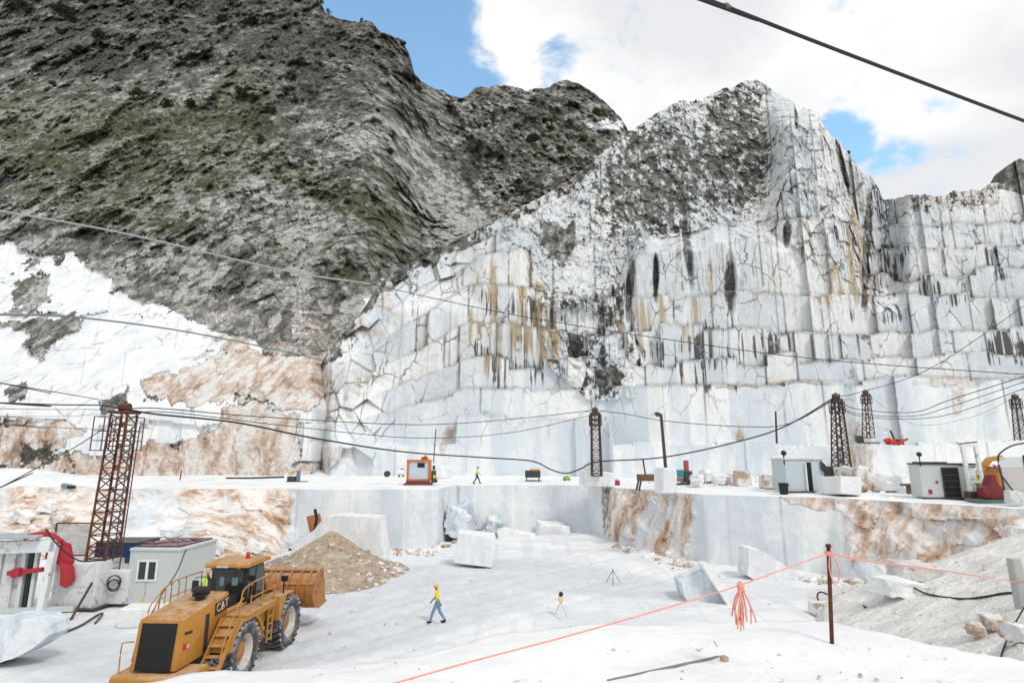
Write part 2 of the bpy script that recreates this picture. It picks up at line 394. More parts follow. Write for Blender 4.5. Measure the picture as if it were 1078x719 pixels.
cv, ce, ct = cells(Xw/3.2, D/9, Zw/5.5, 140)
cv2, ce2, ct2 = cells(Xw/1.3, D/4, Zw/2.0+Xw/5, 160)
fb = fbm(Xw/8, D/8, Zw/14, 5, 180, .6)
rib = fbm(Xw/6, D/20, Zw/30, 4, 190, .55, True)
Rgh = np.clip(nat + .35*nat2 + rough2, 0, 1)
white = 1-Rgh
hi = sstep(330, 300, PY)
fine = fbm(Xw/1.5, D/12, Zw/2.4, 4, 197, .68)
rib2 = fbm(Xw/3.2, D/30, Zw/40, 4, 198, .6, True)
rel = Rgh*(1.0*(cv-.5)+.7*(cv2-.5)+.5*ct+2.0*fb+2.0*rib+1.3*fine) + white*(.16*fb+.10*(cv2-.5)*hi) + nat2*(.7*(cv-.5)+.8*rib2+.18*fine)
cracked = (1-sstep(0,.06,ce))
rel = rel - nat2*.25*cracked
D2 = D - rel
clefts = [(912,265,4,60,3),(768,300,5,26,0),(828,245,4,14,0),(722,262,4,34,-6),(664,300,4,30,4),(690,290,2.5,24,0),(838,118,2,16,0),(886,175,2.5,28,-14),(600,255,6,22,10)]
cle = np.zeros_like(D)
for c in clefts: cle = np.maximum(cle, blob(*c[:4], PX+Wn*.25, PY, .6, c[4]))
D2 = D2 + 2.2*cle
# --- masks
greyA = np.zeros_like(D)
dk = .55*blob(700,170,75,75,PX,PY,.6)+.75*blob(778,150,34,75,PX,PY,.5)+.30*blob(650,210,70,50,PX,PY,.7)+.40*blob(690,190,40,40,PX,PY,.5)
greyA = np.clip(nat*(.10+dk*.62), 0, .60)
tone = .52+.22*(cv2-.5)+.12*(cv-.5)+1.15*fbm(Xw/1.1, D/20, Zw/2.0, 4, 195, .7)+.25*fbm(Xw/9, D/20, Zw/18, 3, 196)
greyA = np.maximum(greyA, .95*poly([(1052,200),(1060,170),(1090,160),(1300,150),(1300,205),(1080,206)], WX*.5+PX*.5, WY*.5+PY*.5))
greyA = np.maximum(greyA, .85*blob(585,255,14,26,PX,PY,.5,-25))
greyA = np.maximum(greyA, .7*blob(640,398,16,14,PX,PY,.6))
greyA = np.maximum(greyA, .45*poly([(400,297),(450,262),(560,205),(660,140),(665,160),(600,205),(520,250),(430,285)], WX, WY))
greyA = np.maximum(greyA, cle*.9)  # sunken clefts also darkened in colour: painted recess shade
topband = sstep(222,210,PY-(1060-PX)*.10)*sstep(932,945,PX)*sstep(1058,1050,PX)
greyA = np.maximum(greyA, .40*topband)
rag = fbm(Ag*40, Bg*40, Ag*0+2, 4, 148, .65)
lb = lin(PX, [(320,420),(345,378),(385,330),(400,303),(450,275),(500,250),(505,240),(520,200)])
greyA = np.maximum(greyA, .72*sstep(16,0,PY-lb+rag*22)*sstep(325,340,PX)*sstep(520,490,PX))
greyA = np.maximum(greyA, .42*rough2/.6*(cv>.45))
streak = .05+.42*blob(620,330,70,70,PX,PY,.6)+.35*blob(760,340,110,70,PX,PY,.7)+.30*blob(740,250,150,50,PX,PY,.6)+.25*blob(880,240,60,80,PX,PY,.6)
for (cx,cy,rx,ry,w) in [(1052,270,22,22,1.0),(998,310,30,14,.7),(1062,372,22,24,.9),(905,290,16,40,.8),(930,330,30,12,.6),(770,360,60,14,.8),(700,390,12,30,.8),(525,350,34,60,.9),(560,360,16,40,.8),(740,395,70,16,.55),(985,235,20,30,.45),(935,255,22,60,.6),(1045,235,30,16,.4)]:
    streak = streak + w*blob(cx,cy,rx,ry,PX,PY,.5)
streak = streak*(.25+1.2*sstep(-.25,.3,fbm(Ag*16, Bg*22, Ag*0+6, 3, 149)))
streak = streak*sstep(436,405,PY)*sstep(480,505,PX) + .06*sstep(480,505,PX)*sstep(400,430,PY)*sstep(470,440,PY)
streak = np.clip(streak, 0, 1)*(1-.2*nat)
ochre = np.zeros_like(D)
for (cx,cy,rx,ry,w) in [(520,340,26,60,1.0),(560,330,22,50,.9),(580,365,18,26,.7),(905,255,16,70,.9),(895,300,30,30,.5),(735,300,60,50,.4),(860,280,40,40,.5),(780,480,5,30,1.0),(690,345,60,30,.45),(948,470,4,16,.9),(800,200,14,100,.4)]:
    ochre = ochre + w*blob(cx,cy,rx,ry,PX,PY,.5)
ochre = np.clip(ochre, 0, 1)
orange = np.zeros_like(D)
for q in [(403,313,9,18,-15),(385,345,16,6,30),(375,398,16,10,10),(345,400,14,10,0),(367,425,4,22,-15),(328,475,30,20,0),(905,480,14,32,-5),(1010,420,6,16,10),(1000,402,30,5,0),(820,405,60,2.2,-1),(470,462,4,14,20),(600,195,8,14,0)]:
    orange = np.maximum(orange, .60*blob(q[0],q[1],q[2]*1.3,q[3]*1.3, PX+Wn*.6, PY+Wn2*.6, .8, q[4]))
orange = np.maximum(orange, .5*topband)
orange = np.maximum(orange, .5*poly([(330,385),(360,380),(352,450),(330,455)], WX, WY))
joint_and_ledge_shade = np.clip(joint + ledge*(.60+.40*streak), 0, 1)*sstep(460,420,PY) + joint*.35*sstep(420,460,PY)  # real block joints plus painted ledge shade, in one dark mask
joint_and_ledge_shade = np.maximum(joint_and_ledge_shade, nat2*cracked*.35)
joint_and_ledge_shade = np.maximum(joint_and_ledge_shade, .8*soft*(1-sstep(0,.05,cel))*sstep(470,440,PY))
joint_and_ledge_shade = np.maximum(joint_and_ledge_shade, .4*(1-sstep(0,.04,ce))*(1-nat)*hi*sstep(520,600,PX))
V = np.stack([Ag*D2, D2, CH+Bg*D2], -1)
back = []
for dd, dz in ((4,-.5),(16,-10),(60,-60)):
    r = V[-1].copy(); r[:,1] += dd; r[:,2] = np.maximum(r[:,2]+dz, 2.0); back.append(r)
V = np.concatenate([V, np.stack(back)], 0)
mA = np.stack([ext(greyA), 0*ext(greyA), ext(streak)], -1); mB = np.stack([ext(orange), ext(joint_and_ledge_shade), ext(ochre)], -1); weath = np.clip(.16*sstep(480,455,PY)+.42*sstep(425,300,PY)*sstep(470,520,PX)+.42*sstep(520,480,PX)*sstep(480,400,PY)*sstep(330,360,PX)+.12*nat2+.55*nat, 0, .80)
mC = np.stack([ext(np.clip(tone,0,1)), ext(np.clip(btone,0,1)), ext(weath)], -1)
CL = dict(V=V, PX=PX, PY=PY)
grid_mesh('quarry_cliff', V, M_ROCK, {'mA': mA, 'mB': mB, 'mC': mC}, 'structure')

# ================================================================ LOWER BENCH (level 5 m above the pit)
ZB = 5.0
acol = np.concatenate([np.linspace(float(ab(-700, 500)[0]), float(ab(-260, 500)[0]), 60)[:-1], np.linspace(float(ab(-260, 500)[0]), float(ab(1290, 500)[0]), 620)])
PXf = pix(acol, np.full_like(acol, float(ab(0,535)[1])))[0]
DF = lin(PXf, [(-260,56),(0,55),(150,53.5),(300,54),(320,53.2),(455,52.8),(462,53.5),(472,58.5),(500,61),(620,60),(636,58),(650,55.5),(700,50),(742,45.8),(800,44.2),(880,42.4),(960,38.5),(1060,34.4),(1290,27.5)])
nz = 56
zz = np.concatenate([np.linspace(-.4, ZB, nz)])
Zg = np.broadcast_to(zz[:,None], (nz, len(acol)))
Ag = np.broadcast_to(acol[None,:], Zg.shape); DFg = np.broadcast_to(DF[None,:], Zg.shape); PXg = np.broadcast_to(PXf[None,:], Zg.shape)
t = np.clip(Zg/ZB, 0, 1)
lm = sstep(325, 290, PXg); mm = sstep(630,642,PXg)*sstep(748,728,PXg+ (1-t)*18); rm = sstep(872,892,PXg)
rough = np.clip(lm+mm+rm, 0, 1)
Xw = Ag*DFg
fb = fbm(Xw/3.0, DFg/3, Zg/3.0, 5, 300, .6); cv, ce, ct = cells(Xw/1.6+Zg/3, DFg/5, Zg/1.1, 310)
dia = fbm((Xw+Zg*.8)/1.6, DFg/9, (Zg-Xw*.2)/5, 4, 320)
push = lm*(9.0*(1-t)**1.6*sstep(330,200,PXg)+3.0*(1-t)**2) + mm*(1.6*(1-t)) + rm*(2.2*(1-t)**1.2) + .25*(1-t)
rel = rough*(.55*fb+.35*(cv-.5)+.6*dia+.2*ct)*(1-.75*sstep(.9,1,t)) + (1-rough)*.10*fb
segv = np.floor(Ag*11).astype(np.int64)
rel = rel + (1-rough)*(_h(segv, segv*0, segv*0, 9)-.5)*.5
Dw = DFg - push - rel
wall = np.stack([Ag*Dw, Dw, Zg], -1)
# bench top running back under the cliff foot
tt = np.linspace(0, 1, 40)[1:, None]
Dt = Dw[-1][None,:] + (92-Dw[-1][None,:])*tt**1.3
At = np.broadcast_to(acol[None,:], Dt.shape)
Xt = At*Dt
Zt = ZB + .10*fbm(Xt/4, Dt/4, Xt*0, 4, 330) + .10*np.minimum(tt*8,1)
Zt = Zt + 1.6*np.exp(-((At*1.0+.86)/.16)**2)*np.exp(-((tt-.30)/.22)**2)       # berm on the left
Zt = Zt + 1.0*sstep(.82, 1, tt)*(.5+.5*fbm(Xt/5, Dt*0, Xt*0, 3, 335))*sstep(.0,.2,At*0+.3)
top = np.stack([Xt, Dt, Zt], -1)
V = np.concatenate([wall, top], 0)
PYg = pix(Ag, (Zg-CH)/DFg)[1]
wn = fbm(Ag*25, Zg/2, Ag*0, 4, 340)*8
WXg = PXg+wn
orange = .62*lm*(.75+.75*fbm((Xw+Zg*.9)/3.2, DFg/9, Zg/7, 4, 350)) 
orange = orange + .42*lm*blob(270,0,55,.9,PXg,(t-.75)*1.0,.7)+.5*lm*blob(60,0,50,.5,PXg,(t-.45),.7)
orange = orange + mm*(.74+.75*fbm((Xw-Zg*.55)/1.1, DFg/30, Zg/8, 4, 360))
orange = orange + rm*(.66+.30*fb)*sstep(1120,1030,PXg)*sstep(.08,.3,t) + .7*poly([(830,.86),(885,.80),(900,1.02),(820,1.02)], WXg, t+wn*.008)
orange = orange + .5*blob(466,0,3,.2,PXg,t-.7,.6)
grey = .36*mm*sstep(.66,.8,.5+.5*fbm(Xw/1.2, DFg/3, Zg/2.5, 4, 370)) + .5*blob(638,0,7,.6,PXg,t-.6,.6) + .35*rm*sstep(905,885,PXg)
def extt(x, val=None):
    k = np.zeros(Dt.shape) if val is None else val
    return np.concatenate([np.clip(x,0,1), k], 0)
otop = .42*sstep(-.35,-.6,At)*(.5+.5*fbm(Xt/3, Dt/3, Xt*0, 4, 380)) + .38*sstep(.85,1,tt)*sstep(.45,.6,At)
mA = np.stack([extt(grey), extt(grey*0), extt(grey*0)], -1); mB = np.stack([extt(orange, np.clip(otop,0,1)), extt((1-rough)*np.clip(1-np.abs((Ag*11)%1-.0)*40,0,1)*.5), extt(grey*0)], -1)
M_BENCH = terrain_material('bench_marble', .35, 2.4)
mC = np.stack([extt(.5+.5*fb), extt(.38+.25*fbm(Xw/5,DFg/5,Zg/9,3,390), .75+0*Dt), extt(grey*0)], -1)
grid_mesh('quarry_bench', V, M_BENCH, {'mA': mA, 'mB': mB, 'mC': mC}, 'structure')

# ================================================================ PIT FLOOR
def dust_material(name, c1=(.68,.70,.725), c2=(.80,.805,.81), scale=1.0, peb=.25, tracks=True, bmp=None):
    m, nt, bs, geo = newmat(name, .95, 0, .1)
    P = geo.outputs['Position']
    n1 = nt.noise(nt.map(P, (.10*scale,.22*scale,.2*scale), (0,0,0), (0,0,.25)), 1.0, 6, .6, .9)
    n2 = nt.noise(P, 1.4*scale, 8, .68); n3 = nt.noise(P, 7*scale, 5, .6)
    n4 = nt.noise(nt.map(P, (.5*scale,1.1*scale,1), (3,3,3), (0,0,.5)), 1.0, 6, .65, .6)
    f = nt.add(nt.add(nt.mul(n1, .45), nt.mul(n4, .33)), nt.mul(n2, .22))
    c = nt.mix(nt.ss(f, .44, .56), c1, c2)
    if tracks:
        w = nt.noise(nt.map(P, (.9,.06,.5), (5,0,0), (0,0,-1.15)), 1.0, 4, .6, .5)
        c = nt.mix(nt.mul(nt.ss(w, .54, .64), .28), c, (.52,.545,.575))
    if tracks:
        dm = nt.attr('mA')[0]
        c = nt.mix(nt.mul(nt.ss(nt.add(dm, nt.mul(nt.add(n4, -.5), 1.4)), .35, .75), .6), c, nt.mix(n2, (.42,.455,.50), (.66,.685,.71)))
    sp = nt.ss(nt.voro(P, 2.3*scale), .16, .08)
    sp = nt.mul(sp, nt.ss(nt.noise(P, .5*scale, 3), .52, .64))
    c = nt.mix(nt.mul(sp, peb*2), c, (.48,.44,.40))
    nt.put(bs.inputs['Base Color'], c)
    nt.put(bs.inputs['Normal'], nt.bump(nt.add(nt.mul(n2, .7), nt.mul(n3, .25)), .7 if bmp is None else bmp, .16))
    return m
M_FLOOR = dust_material('marble_dust_floor')
xs = np.concatenate([np.linspace(-75, -40, 20)[:-1], np.linspace(-40, 45, 260), np.linspace(45, 80, 20)[1:]])
ys = np.concatenate([np.linspace(-12, 64, 240)])
Xg, Yg = np.meshgrid(xs, ys)
Zg = .22*fbm(Xg/7, Yg/7, Xg*0, 5, 400) + .10*fbm(Xg/1.5, Yg/1.5, Xg*0, 4, 410)
# vehicle ruts
for (ax, ay, bx, by) in [(-9,24,14,46),(-11,28,10,52),(2,24,30,31)]:
    L = math.hypot(bx-ax, by-ay); nx, ny = -(by-ay)/L, (bx-ax)/L
    dist = (Xg-ax)*nx+(Yg-ay)*ny + .8*fbm(Xg/9, Yg/9, Xg*0, 2, 420)
    for k in (-1.2, 1.2): Zg = Zg - .10*np.exp(-((dist-k)/.32)**2) + .05*np.exp(-((np.abs(dist-k)-.6)/.2)**2)
Zg = Zg + .5*sstep(44,60,Yg)*sstep(-6,4,Xg)*sstep(20,6,Xg)
fpx, fpy = pix(Xg/np.maximum(Yg, 3), (Zg-CH)/np.maximum(Yg, 3))
damp = np.where(Yg > 6, .8*blob(430,635,150,42,fpx,fpy,.6,-6)+.85*blob(630,612,110,16,fpx,fpy,.6,8)+.7*blob(70,690,110,40,fpx,fpy,.6)+.6*blob(320,690,120,16,fpx,fpy,.6,-10), 0)
grid_mesh('pit_floor', np.stack([Xg, Yg, Zg], -1), M_FLOOR, {'mA': np.stack([np.clip(damp,0,1), 0*damp, 0*damp], -1)}, 'structure', True)

# ================================================================ LEDGE THE PHOTO IS TAKEN FROM
EDGE = [(-9,1.0),(-4.5,2.4)]+[tuple(on(x_, y_, 6.36))[:2] for x_, y_ in [(130,721),(210,708),(300,700),(360,697),(430,688),(480,679),(540,667),(600,660),(700,655),(800,652),(880,653),(950,668),(1010,681),(1078,697)]]+[(6,3.2),(9,2.6),(12,2.4)]
xs = np.linspace(-9, 12, 300); ys = np.linspace(-6, 11, 260)
Xg, Yg = np.meshgrid(xs, ys)
ed = lin(Xg, EDGE) + .12*fbm(Xg/.8, Xg*0, Xg*0, 4, 500)
ov = Yg-ed
Zg = 6.4 + .05*fbm(Xg/1.1, Yg/1.1, Xg*0, 5, 510) + .02*fbm(Xg/.22, Yg/.22, Xg*0, 3, 520)
Zg = Zg - .05*sstep(-.6, .1, ov) - np.maximum(ov, 0)*1.75 - .0*ov
Zg = np.maximum(Zg, .0 - 0*Zg)
M_LEDGE = dust_material('pale_ledge_dust', (.79,.80,.81), (.87,.87,.87), 2.6, .12, False, .28)
grid_mesh('foreground_ledge', np.stack([Xg, Yg, Zg-.6*(Zg<=0)], -1), M_LEDGE, None, 'structure', True)

# ================================================================ RUBBLE BANK, right
M_BANK = dust_material('grey_rubble_gravel', (.64,.63,.605), (.80,.79,.77), 6.0, .22, False, .35)
n_r, n_c = 90, 150
pxs = np.linspace(868, 1300, n_c)
ytop = lin(pxs, [(868,634),(890,624),(930,607),(985,590),(1030,576),(1078,560),(1300,490)])
dtop = lin(pxs, [(868,31),(930,30.5),(1000,29.5),(1078,28),(1300,25)])
ybot = np.full_like(pxs, 735.0); dbot = lin(pxs, [(868,19),(960,14),(1078,9.5),(1300,8)])
t = np.linspace(0, 1, n_r)[:,None]
py = ybot[None,:]+(ytop-ybot)[None,:]*t; dd = dbot[None,:]+(dtop-dbot)[None,:]*t
a_, b_ = ab(np.broadcast_to(pxs[None,:], py.shape), py)
Xb, Yb, Zb = a_*dd, dd, CH+b_*dd
Zb = Zb + .12*fbm(Xb/1.3, Yb/1.3, Xb*0, 5, 600) + .05*(cells(Xb/.5, Yb/.5, Xb*0, 610)[0]-.5)
V = np.stack([Xb, Yb, Zb], -1)
r1 = V[-1].copy(); r1[:,1] += 3; r1[:,2] -= 1.2
r2 = V[-1].copy(); r2[:,1] += 9; r2[:,2] = -.5
V = np.concatenate([V, r1[None], r2[None]], 0)
c1 = V[:, :1].copy(); c1[...,0] -= .8; c1[...,2] = -.4
V = np.concatenate([c1, V], 1)
BK = V
grid_mesh('rubble_bank', V, M_BANK, None, 'structure')

# far ground so nothing floats past the modelled floor
me_x = np.linspace(-900, 900, 30); me_y = np.linspace(-600, 900, 30)
Xg, Yg = np.meshgrid(me_x, me_y)
grid_mesh('ground', np.stack([Xg, Yg, Xg*0-1.2], -1), M_FLOOR, None, 'structure')

# ================================================================ LIGHT, SKY, CAMERA
SUN_EL, SUN_AZ = R(50), R(140)      # azimuth clockwise from +Y: behind the camera, to the right
w = bpy.data.worlds.new('World'); SC.world = w; w.use_nodes = True
wn_ = NT(w); wn_.n.clear()
out = wn_.node('ShaderNodeOutputWorld'); bg = wn_.node('ShaderNodeBackground'); wn_.l.new(bg.outputs[0], out.inputs[0])
sky = wn_.node('ShaderNodeTexSky', sky_type='NISHITA', sun_disc=False); sky.sun_elevation = SUN_EL; sky.sun_rotation = SUN_AZ
sky.air_density = 1.0; sky.dust_density = .6; sky.ozone_density = 1.5
bg.inputs[1].default_value = .12
tc = wn_.node('ShaderNodeTexCoord'); dirv = tc.outputs['Generated']
def spot(px, py, rad, w=1.0):
    a, b = ab(px, py); v = Vector((float(a), 1, float(b))).normalized()
    d = wn_.node('ShaderNodeVectorMath', operation='DOT_PRODUCT'); wn_.l.new(dirv, d.inputs[0]); d.inputs[1].default_value = v
    return wn_.mul(wn_.ss(d.outputs['Value'], math.cos(rad), 1.0), w)
gap = None
for s_ in [(365,-15,.17,1.1),(425,50,.15,1.2),(465,65,.10,1.0),(500,85,.07,.9),(400,20,.13,1.1),(585,66,.05,.36),(570,78,.05,.30),(645,65,.03,.26),(655,112,.035,.25),(900,152,.042,.70),(945,162,.06,.48),(1000,140,.06,.35),(880,140,.04,.6),(985,120,.03,.3)]:
    x = spot(*s_); gap = x if gap is None else wn_.math('MAXIMUM', gap, x)
cn = wn_.noise(wn_.map(dirv, (1,1,1.5)), 9.0, 10, .62, .5)
cn2 = wn_.noise(wn_.map(dirv, (1,1,1.8), (4,2,1)), 2.2, 5, .5, .3)
cloud = wn_.math('SUBTRACT', 1.0, wn_.ss(wn_.add(gap, wn_.mul(wn_.add(cn, -.5), 2.6)), .12, .74))
ccol = wn_.mix(wn_.ss(cn2, .42, .62), (6.9,7.0,7.2), (8.7,8.7,8.7))
skyc = wn_.mix(1.0, sky.outputs[0], (2.5,2.85,2.55), 'MULTIPLY')
wn_.put(bg.inputs[0], wn_.mix(cloud, skyc, ccol))
sl = bpy.data.lights.new('sun', 'SUN'); sl.energy = 1.5; sl.angle = R(12); sl.color = (1, .965, .91)
so = bpy.data.objects.new('sun', sl); COL.objects.link(so)
sd = Vector((math.sin(SUN_AZ)*math.cos(SUN_EL), math.cos(SUN_AZ)*math.cos(SUN_EL), math.sin(SUN_EL)))
so.rotation_euler = (-sd).to_track_quat('-Z', 'Y').to_euler(); so.location = (0, -20, 60)
cam = bpy.data.cameras.new('camera'); cam.sensor_width = 36; cam.lens = 36*F/1078; cam.clip_end = 5000; cam.clip_start = .1
co = bpy.data.objects.new('camera', cam); COL.objects.link(co); co.location = (0, 0, CH); co.rotation_euler = (R(90)+PITCH, 0, 0)
SC.camera = co
SC.view_settings.view_transform = 'Standard'; SC.view_settings.look = 'None'; SC.view_settings.exposure = 0.0; SC.view_settings.gamma = 1
SC.cycles.max_bounces = 6; SC.cycles.diffuse_bounces = 3

# ================================================================ BUILDERS
class MB:
    def __init__(s): s.bm = bmesh.new()
    def _add(s, t, M=None):
        if M is not None: bmesh.ops.transform(t, matrix=M, verts=t.verts)
        me = bpy.data.meshes.new('t'); t.to_mesh(me); t.free(); s.bm.from_mesh(me); bpy.data.meshes.remove(me)
    def box(s, c, d, rot=(0,0,0), bev=0.0, taper=None):
        t = bmesh.new(); bmesh.ops.create_cube(t, size=1)
        for v in t.verts:
            v.co = Vector((v.co.x*d[0], v.co.y*d[1], v.co.z*d[2]))
            if taper and v.co.z > 0: v.co.x *= taper; v.co.y *= taper
        if bev: bmesh.ops.bevel(t, geom=t.edges[:], offset=bev, segments=2, affect='EDGES', profile=.5)
        from mathutils import Euler
        s._add(t, Matrix.Translation(c) @ Euler(rot).to_matrix().to_4x4()); return s
    def cyl(s, p0, p1, r0, r1=None, n=12):
        p0, p1 = Vector(p0), Vector(p1); r1 = r0 if r1 is None else r1; ax = p1-p0
        t = bmesh.new(); bmesh.ops.create_cone(t, cap_ends=True, segments=n, radius1=r0, radius2=max(r1,1e-4), depth=ax.length)
        s._add(t, Matrix.Translation((p0+p1)/2) @ ax.to_track_quat('Z', 'Y').to_matrix().to_4x4()); return s
    def bar(s, p0, p1, w, h=None):
        p0, p1 = Vector(p0), Vector(p1); ax = p1-p0; h = w if h is None else h
        t = bmesh.new(); bmesh.ops.create_cube(t, size=1)
        bmesh.ops.scale(t, vec=(w, h, ax.length), verts=t.verts)
        s._add(t, Matrix.Translation((p0+p1)/2) @ ax.to_track_quat('Z', 'Y').to_matrix().to_4x4()); return s
    def tube(s, pts, r, n=6):
        pts = [Vector(p) for p in pts]; rings = []; up = Vector((0,0,1))
        for i, p in enumerate(pts):
            tn = (pts[min(i+1, len(pts)-1)]-pts[max(i-1, 0)]).normalized()
            sx = tn.cross(up); sx = sx.normalized() if sx.length > 1e-3 else Vector((1,0,0)); sy = sx.cross(tn)
            rr = r[i] if isinstance(r, (list, tuple)) else r
            rings.append([s.bm.verts.new(p+(sx*math.cos(a)+sy*math.sin(a))*rr) for a in [2*math.pi*k/n for k in range(n)]])
        for a, b in zip(rings, rings[1:]):
            for k in range(n): s.bm.faces.new((a[k], a[(k+1) % n], b[(k+1) % n], b[k]))
        s.bm.faces.new(rings[0][::-1]); s.bm.faces.new(rings[-1]); return s
    def prism(s, pts, axis, lo, hi, bev=0.0):
        t = bmesh.new()
        f = {'x': lambda p, w: (w, p[0], p[1]), 'y': lambda p, w: (p[0], w, p[1]), 'z': lambda p, w: (p[0], p[1], w)}[axis]
        a = [t.verts.new(f(p, lo)) for p in pts]; b = [t.verts.new(f(p, hi)) for p in pts]; n = len(pts)
        t.faces.new(a); t.faces.new(b[::-1])
        for i in range(n): t.faces.new((a[i], b[i], b[(i+1) % n], a[(i+1) % n]))
        bmesh.ops.recalc_face_normals(t, faces=t.faces)
        if bev: bmesh.ops.bevel(t, geom=t.edges[:], offset=bev, segments=2, affect='EDGES', profile=.5)
        s._add(t); return s
    def lathe(s, prof, c, axis='z', n=24, caps=True):
        """prof: (radius, height) pairs"""
        rings = []; c = Vector(c)
        for (r, h) in prof:
            ring = []
            for k in range(n):
                a = 2*math.pi*k/n; x, y = r*math.cos(a), r*math.sin(a)
                ring.append(s.bm.verts.new(c+Vector({'z': (x,y,h), 'x': (h,x,y), 'y': (x,h,y)}[axis])))
            rings.append(ring)
        for a, b in zip(rings, rings[1:]):
            for k in range(n): s.bm.faces.new((a[k], a[(k+1) % n], b[(k+1) % n], b[k]))
        if caps: s.bm.faces.new(rings[0]); s.bm.faces.new(rings[-1])
        return s
    def ball(s, c, r, sub=2, amp=0, seed=0, rot=(0,0,0)):
        t = bmesh.new(); bmesh.ops.create_icosphere(t, subdivisions=sub, radius=1)
        if not hasattr(r, '__len__'): r = (r,r,r)
        for v in t.verts:
            k = 1+amp*mnoise.noise(v.co*1.7+Vector((seed*3.1, seed, 0))) if amp else 1
            v.co = Vector((v.co.x*r[0]*k, v.co.y*r[1]*k, v.co.z*r[2]*k))
        from mathutils import Euler
        s._add(t, Matrix.Translation(c) @ Euler(rot).to_matrix().to_4x4()); return s
    def build(s, name, mat, parent=None, smooth=True, ang=35):
        bmesh.ops.recalc_face_normals(s.bm, faces=s.bm.faces)
        me = bpy.data.meshes.new(name); s.bm.to_mesh(me); s.bm.free(); me.materials.append(mat)
        if smooth:
            me.polygons.foreach_set('use_smooth', [True]*len(me.polygons)); me.set_sharp_from_angle(angle=R(ang))
        o = bpy.data.objects.new(name, me); COL.objects.link(o)
        if parent: o.parent = parent
        return o
def tag(o, label=None, cat=None, group=None, kind=None):
    if label: o['label'] = label
    if cat: o['category'] = cat
    if group: o['group'] = group
    if kind: o['kind'] = kind
    return o
def thing(name, label, cat, loc=(0,0,0), rotz=0, group=None, rot=None):
    o = bpy.data.objects.new(name, None); COL.objects.link(o); o.empty_display_size = .3
    o.location = loc; o.rotation_euler = rot if rot else (0,0,rotz)
    return tag(o, label, cat, group)
def copy_tree(o, parent=None):
    c = o.copy(); COL.objects.link(c)
    if parent: c.parent = parent
    for ch in list(o.children): copy_tree(ch, c)
    return c
def smoothpath(pts, k=8):
    pts = [Vector(p) for p in pts]; out = []
    P = [pts[0]*2-pts[1]]+pts+[pts[-1]*2-pts[-2]]
    for i in range(1, len(P)-2):
        for j in range(k):
            t = j/k; a, b, c, d = P[i-1], P[i], P[i+1], P[i+2]
            out.append(.5*((2*b)+(c-a)*t+(2*a-5*b+4*c-d)*t*t+(3*b-a-3*c+d)*t**3))
    return out+[pts[-1]]
class Surf:
    """finds the point of a built sheet seen at a photo pixel"""
    def __init__(s, V):
        s.V = V.reshape(-1, 3); s.V = s.V[s.V[:,1] > 2]
        s.x, s.y = pix(s.V[:,0]/s.V[:,1], (s.V[:,2]-CH)/s.V[:,1])
    def __call__(s, px, py):
        i = np.argmin((s.x-px)**2+(s.y-py)**2 + 1e-4*s.V[:,1]); return Vector(s.V[i])
S_M, S_C, S_W, S_B = Surf(MT['V']), Surf(CL['V']), Surf(wall), Surf(BK[:-2, 1:])
def floor_z(x, y):
    X_, Y_ = np.array([x]), np.array([y])
    return float(.22*fbm(X_/7, Y_/7, X_*0, 5, 400)[0])
def gnd(px, py):
    p = on(px, py, 0.0); p.z = floor_z(p.x, p.y); return p

# ---------------------------------------------------------------- object materials
def pm(name, col, rough=.5, metal=0.0, dust=.25, var=.18, dustc=(.68,.67,.65), rust=0.0, scale=3.0):
    m, nt, bs, geo = newmat(name, rough, metal, .4)
    tcn = nt.node('ShaderNodeTexCoord'); P = tcn.outputs['Object']
    n1 = nt.noise(P, scale, 6, .6); n2 = nt.noise(P, scale*6, 5, .65)
    c = nt.mix(n1, tuple(x*(1-var) for x in col), tuple(min(1, x*(1+var)) for x in col))
    if rust:
        c = nt.mix(nt.mul(nt.ss(nt.add(nt.mul(n1,.6), nt.mul(n2,.4)), .55-.12*rust, .66-.1*rust), .9), c, nt.mix(n2, (.10,.035,.015), (.28,.11,.045)))
    if dust:
        sep = nt.node('ShaderNodeSeparateXYZ'); nt.l.new(geo.outputs['Normal'], sep.inputs[0])
        f = nt.add(nt.add(nt.mul(n1, .5), nt.mul(n2, .4)), nt.mul(sep.outputs[2], .22))
        df = nt.mul(nt.ss(f, .72-.45*dust, .88-.30*dust), min(1, dust*1.7))
        c = nt.mix(df, c, dustc)
        nt.put(bs.inputs['Roughness'], nt.math('MULTIPLY_ADD', df, .9-rough, rough))
    nt.put(bs.inputs['Base Color'], c)
    nt.put(bs.inputs['Normal'], nt.bump(n2, .25, .01))
    return m
Y_PAINT = pm('machine_yellow_paint', (.43,.195,.03), .5, 0, .38, .25, (.55,.45,.36))
Y_WORN = pm('worn_orange_steel', (.44,.185,.05), .6, .1, .45, .35, (.50,.38,.27), .6)
BLACKP = pm('black_paint', (.012,.012,.013), .45, 0, .03)
GRILLE = pm('radiator_black', (.014,.014,.016), .6, 0, .30, .4, (.20,.19,.18))
DGREY = pm('dark_grey_steel', (.06,.06,.062), .55, .3, .25)
RUBBER = pm('tyre_rubber', (.04,.041,.043), .9, 0, .75, .3, (.36,.37,.39))
RIMW = pm('white_rim_paint', (.62,.60,.57), .7, 0, .3, .2, (.5,.44,.38), .2)
def glass_mat():
    m, nt, bs, geo = newmat('tinted_cab_glass', .06, 0, .6)
    bs.inputs['Base Color'].default_value = (.018,.024,.025,1); return m
GLASS = glass_mat()
REDP = pm('red_paint', (.40,.022,.035), .45, 0, .15)
REDD = pm('dark_red_steel', (.20,.02,.025), .55, 0, .22)
ORANGEP = pm('orange_paint', (.60,.15,.02), .45, 0, .15)
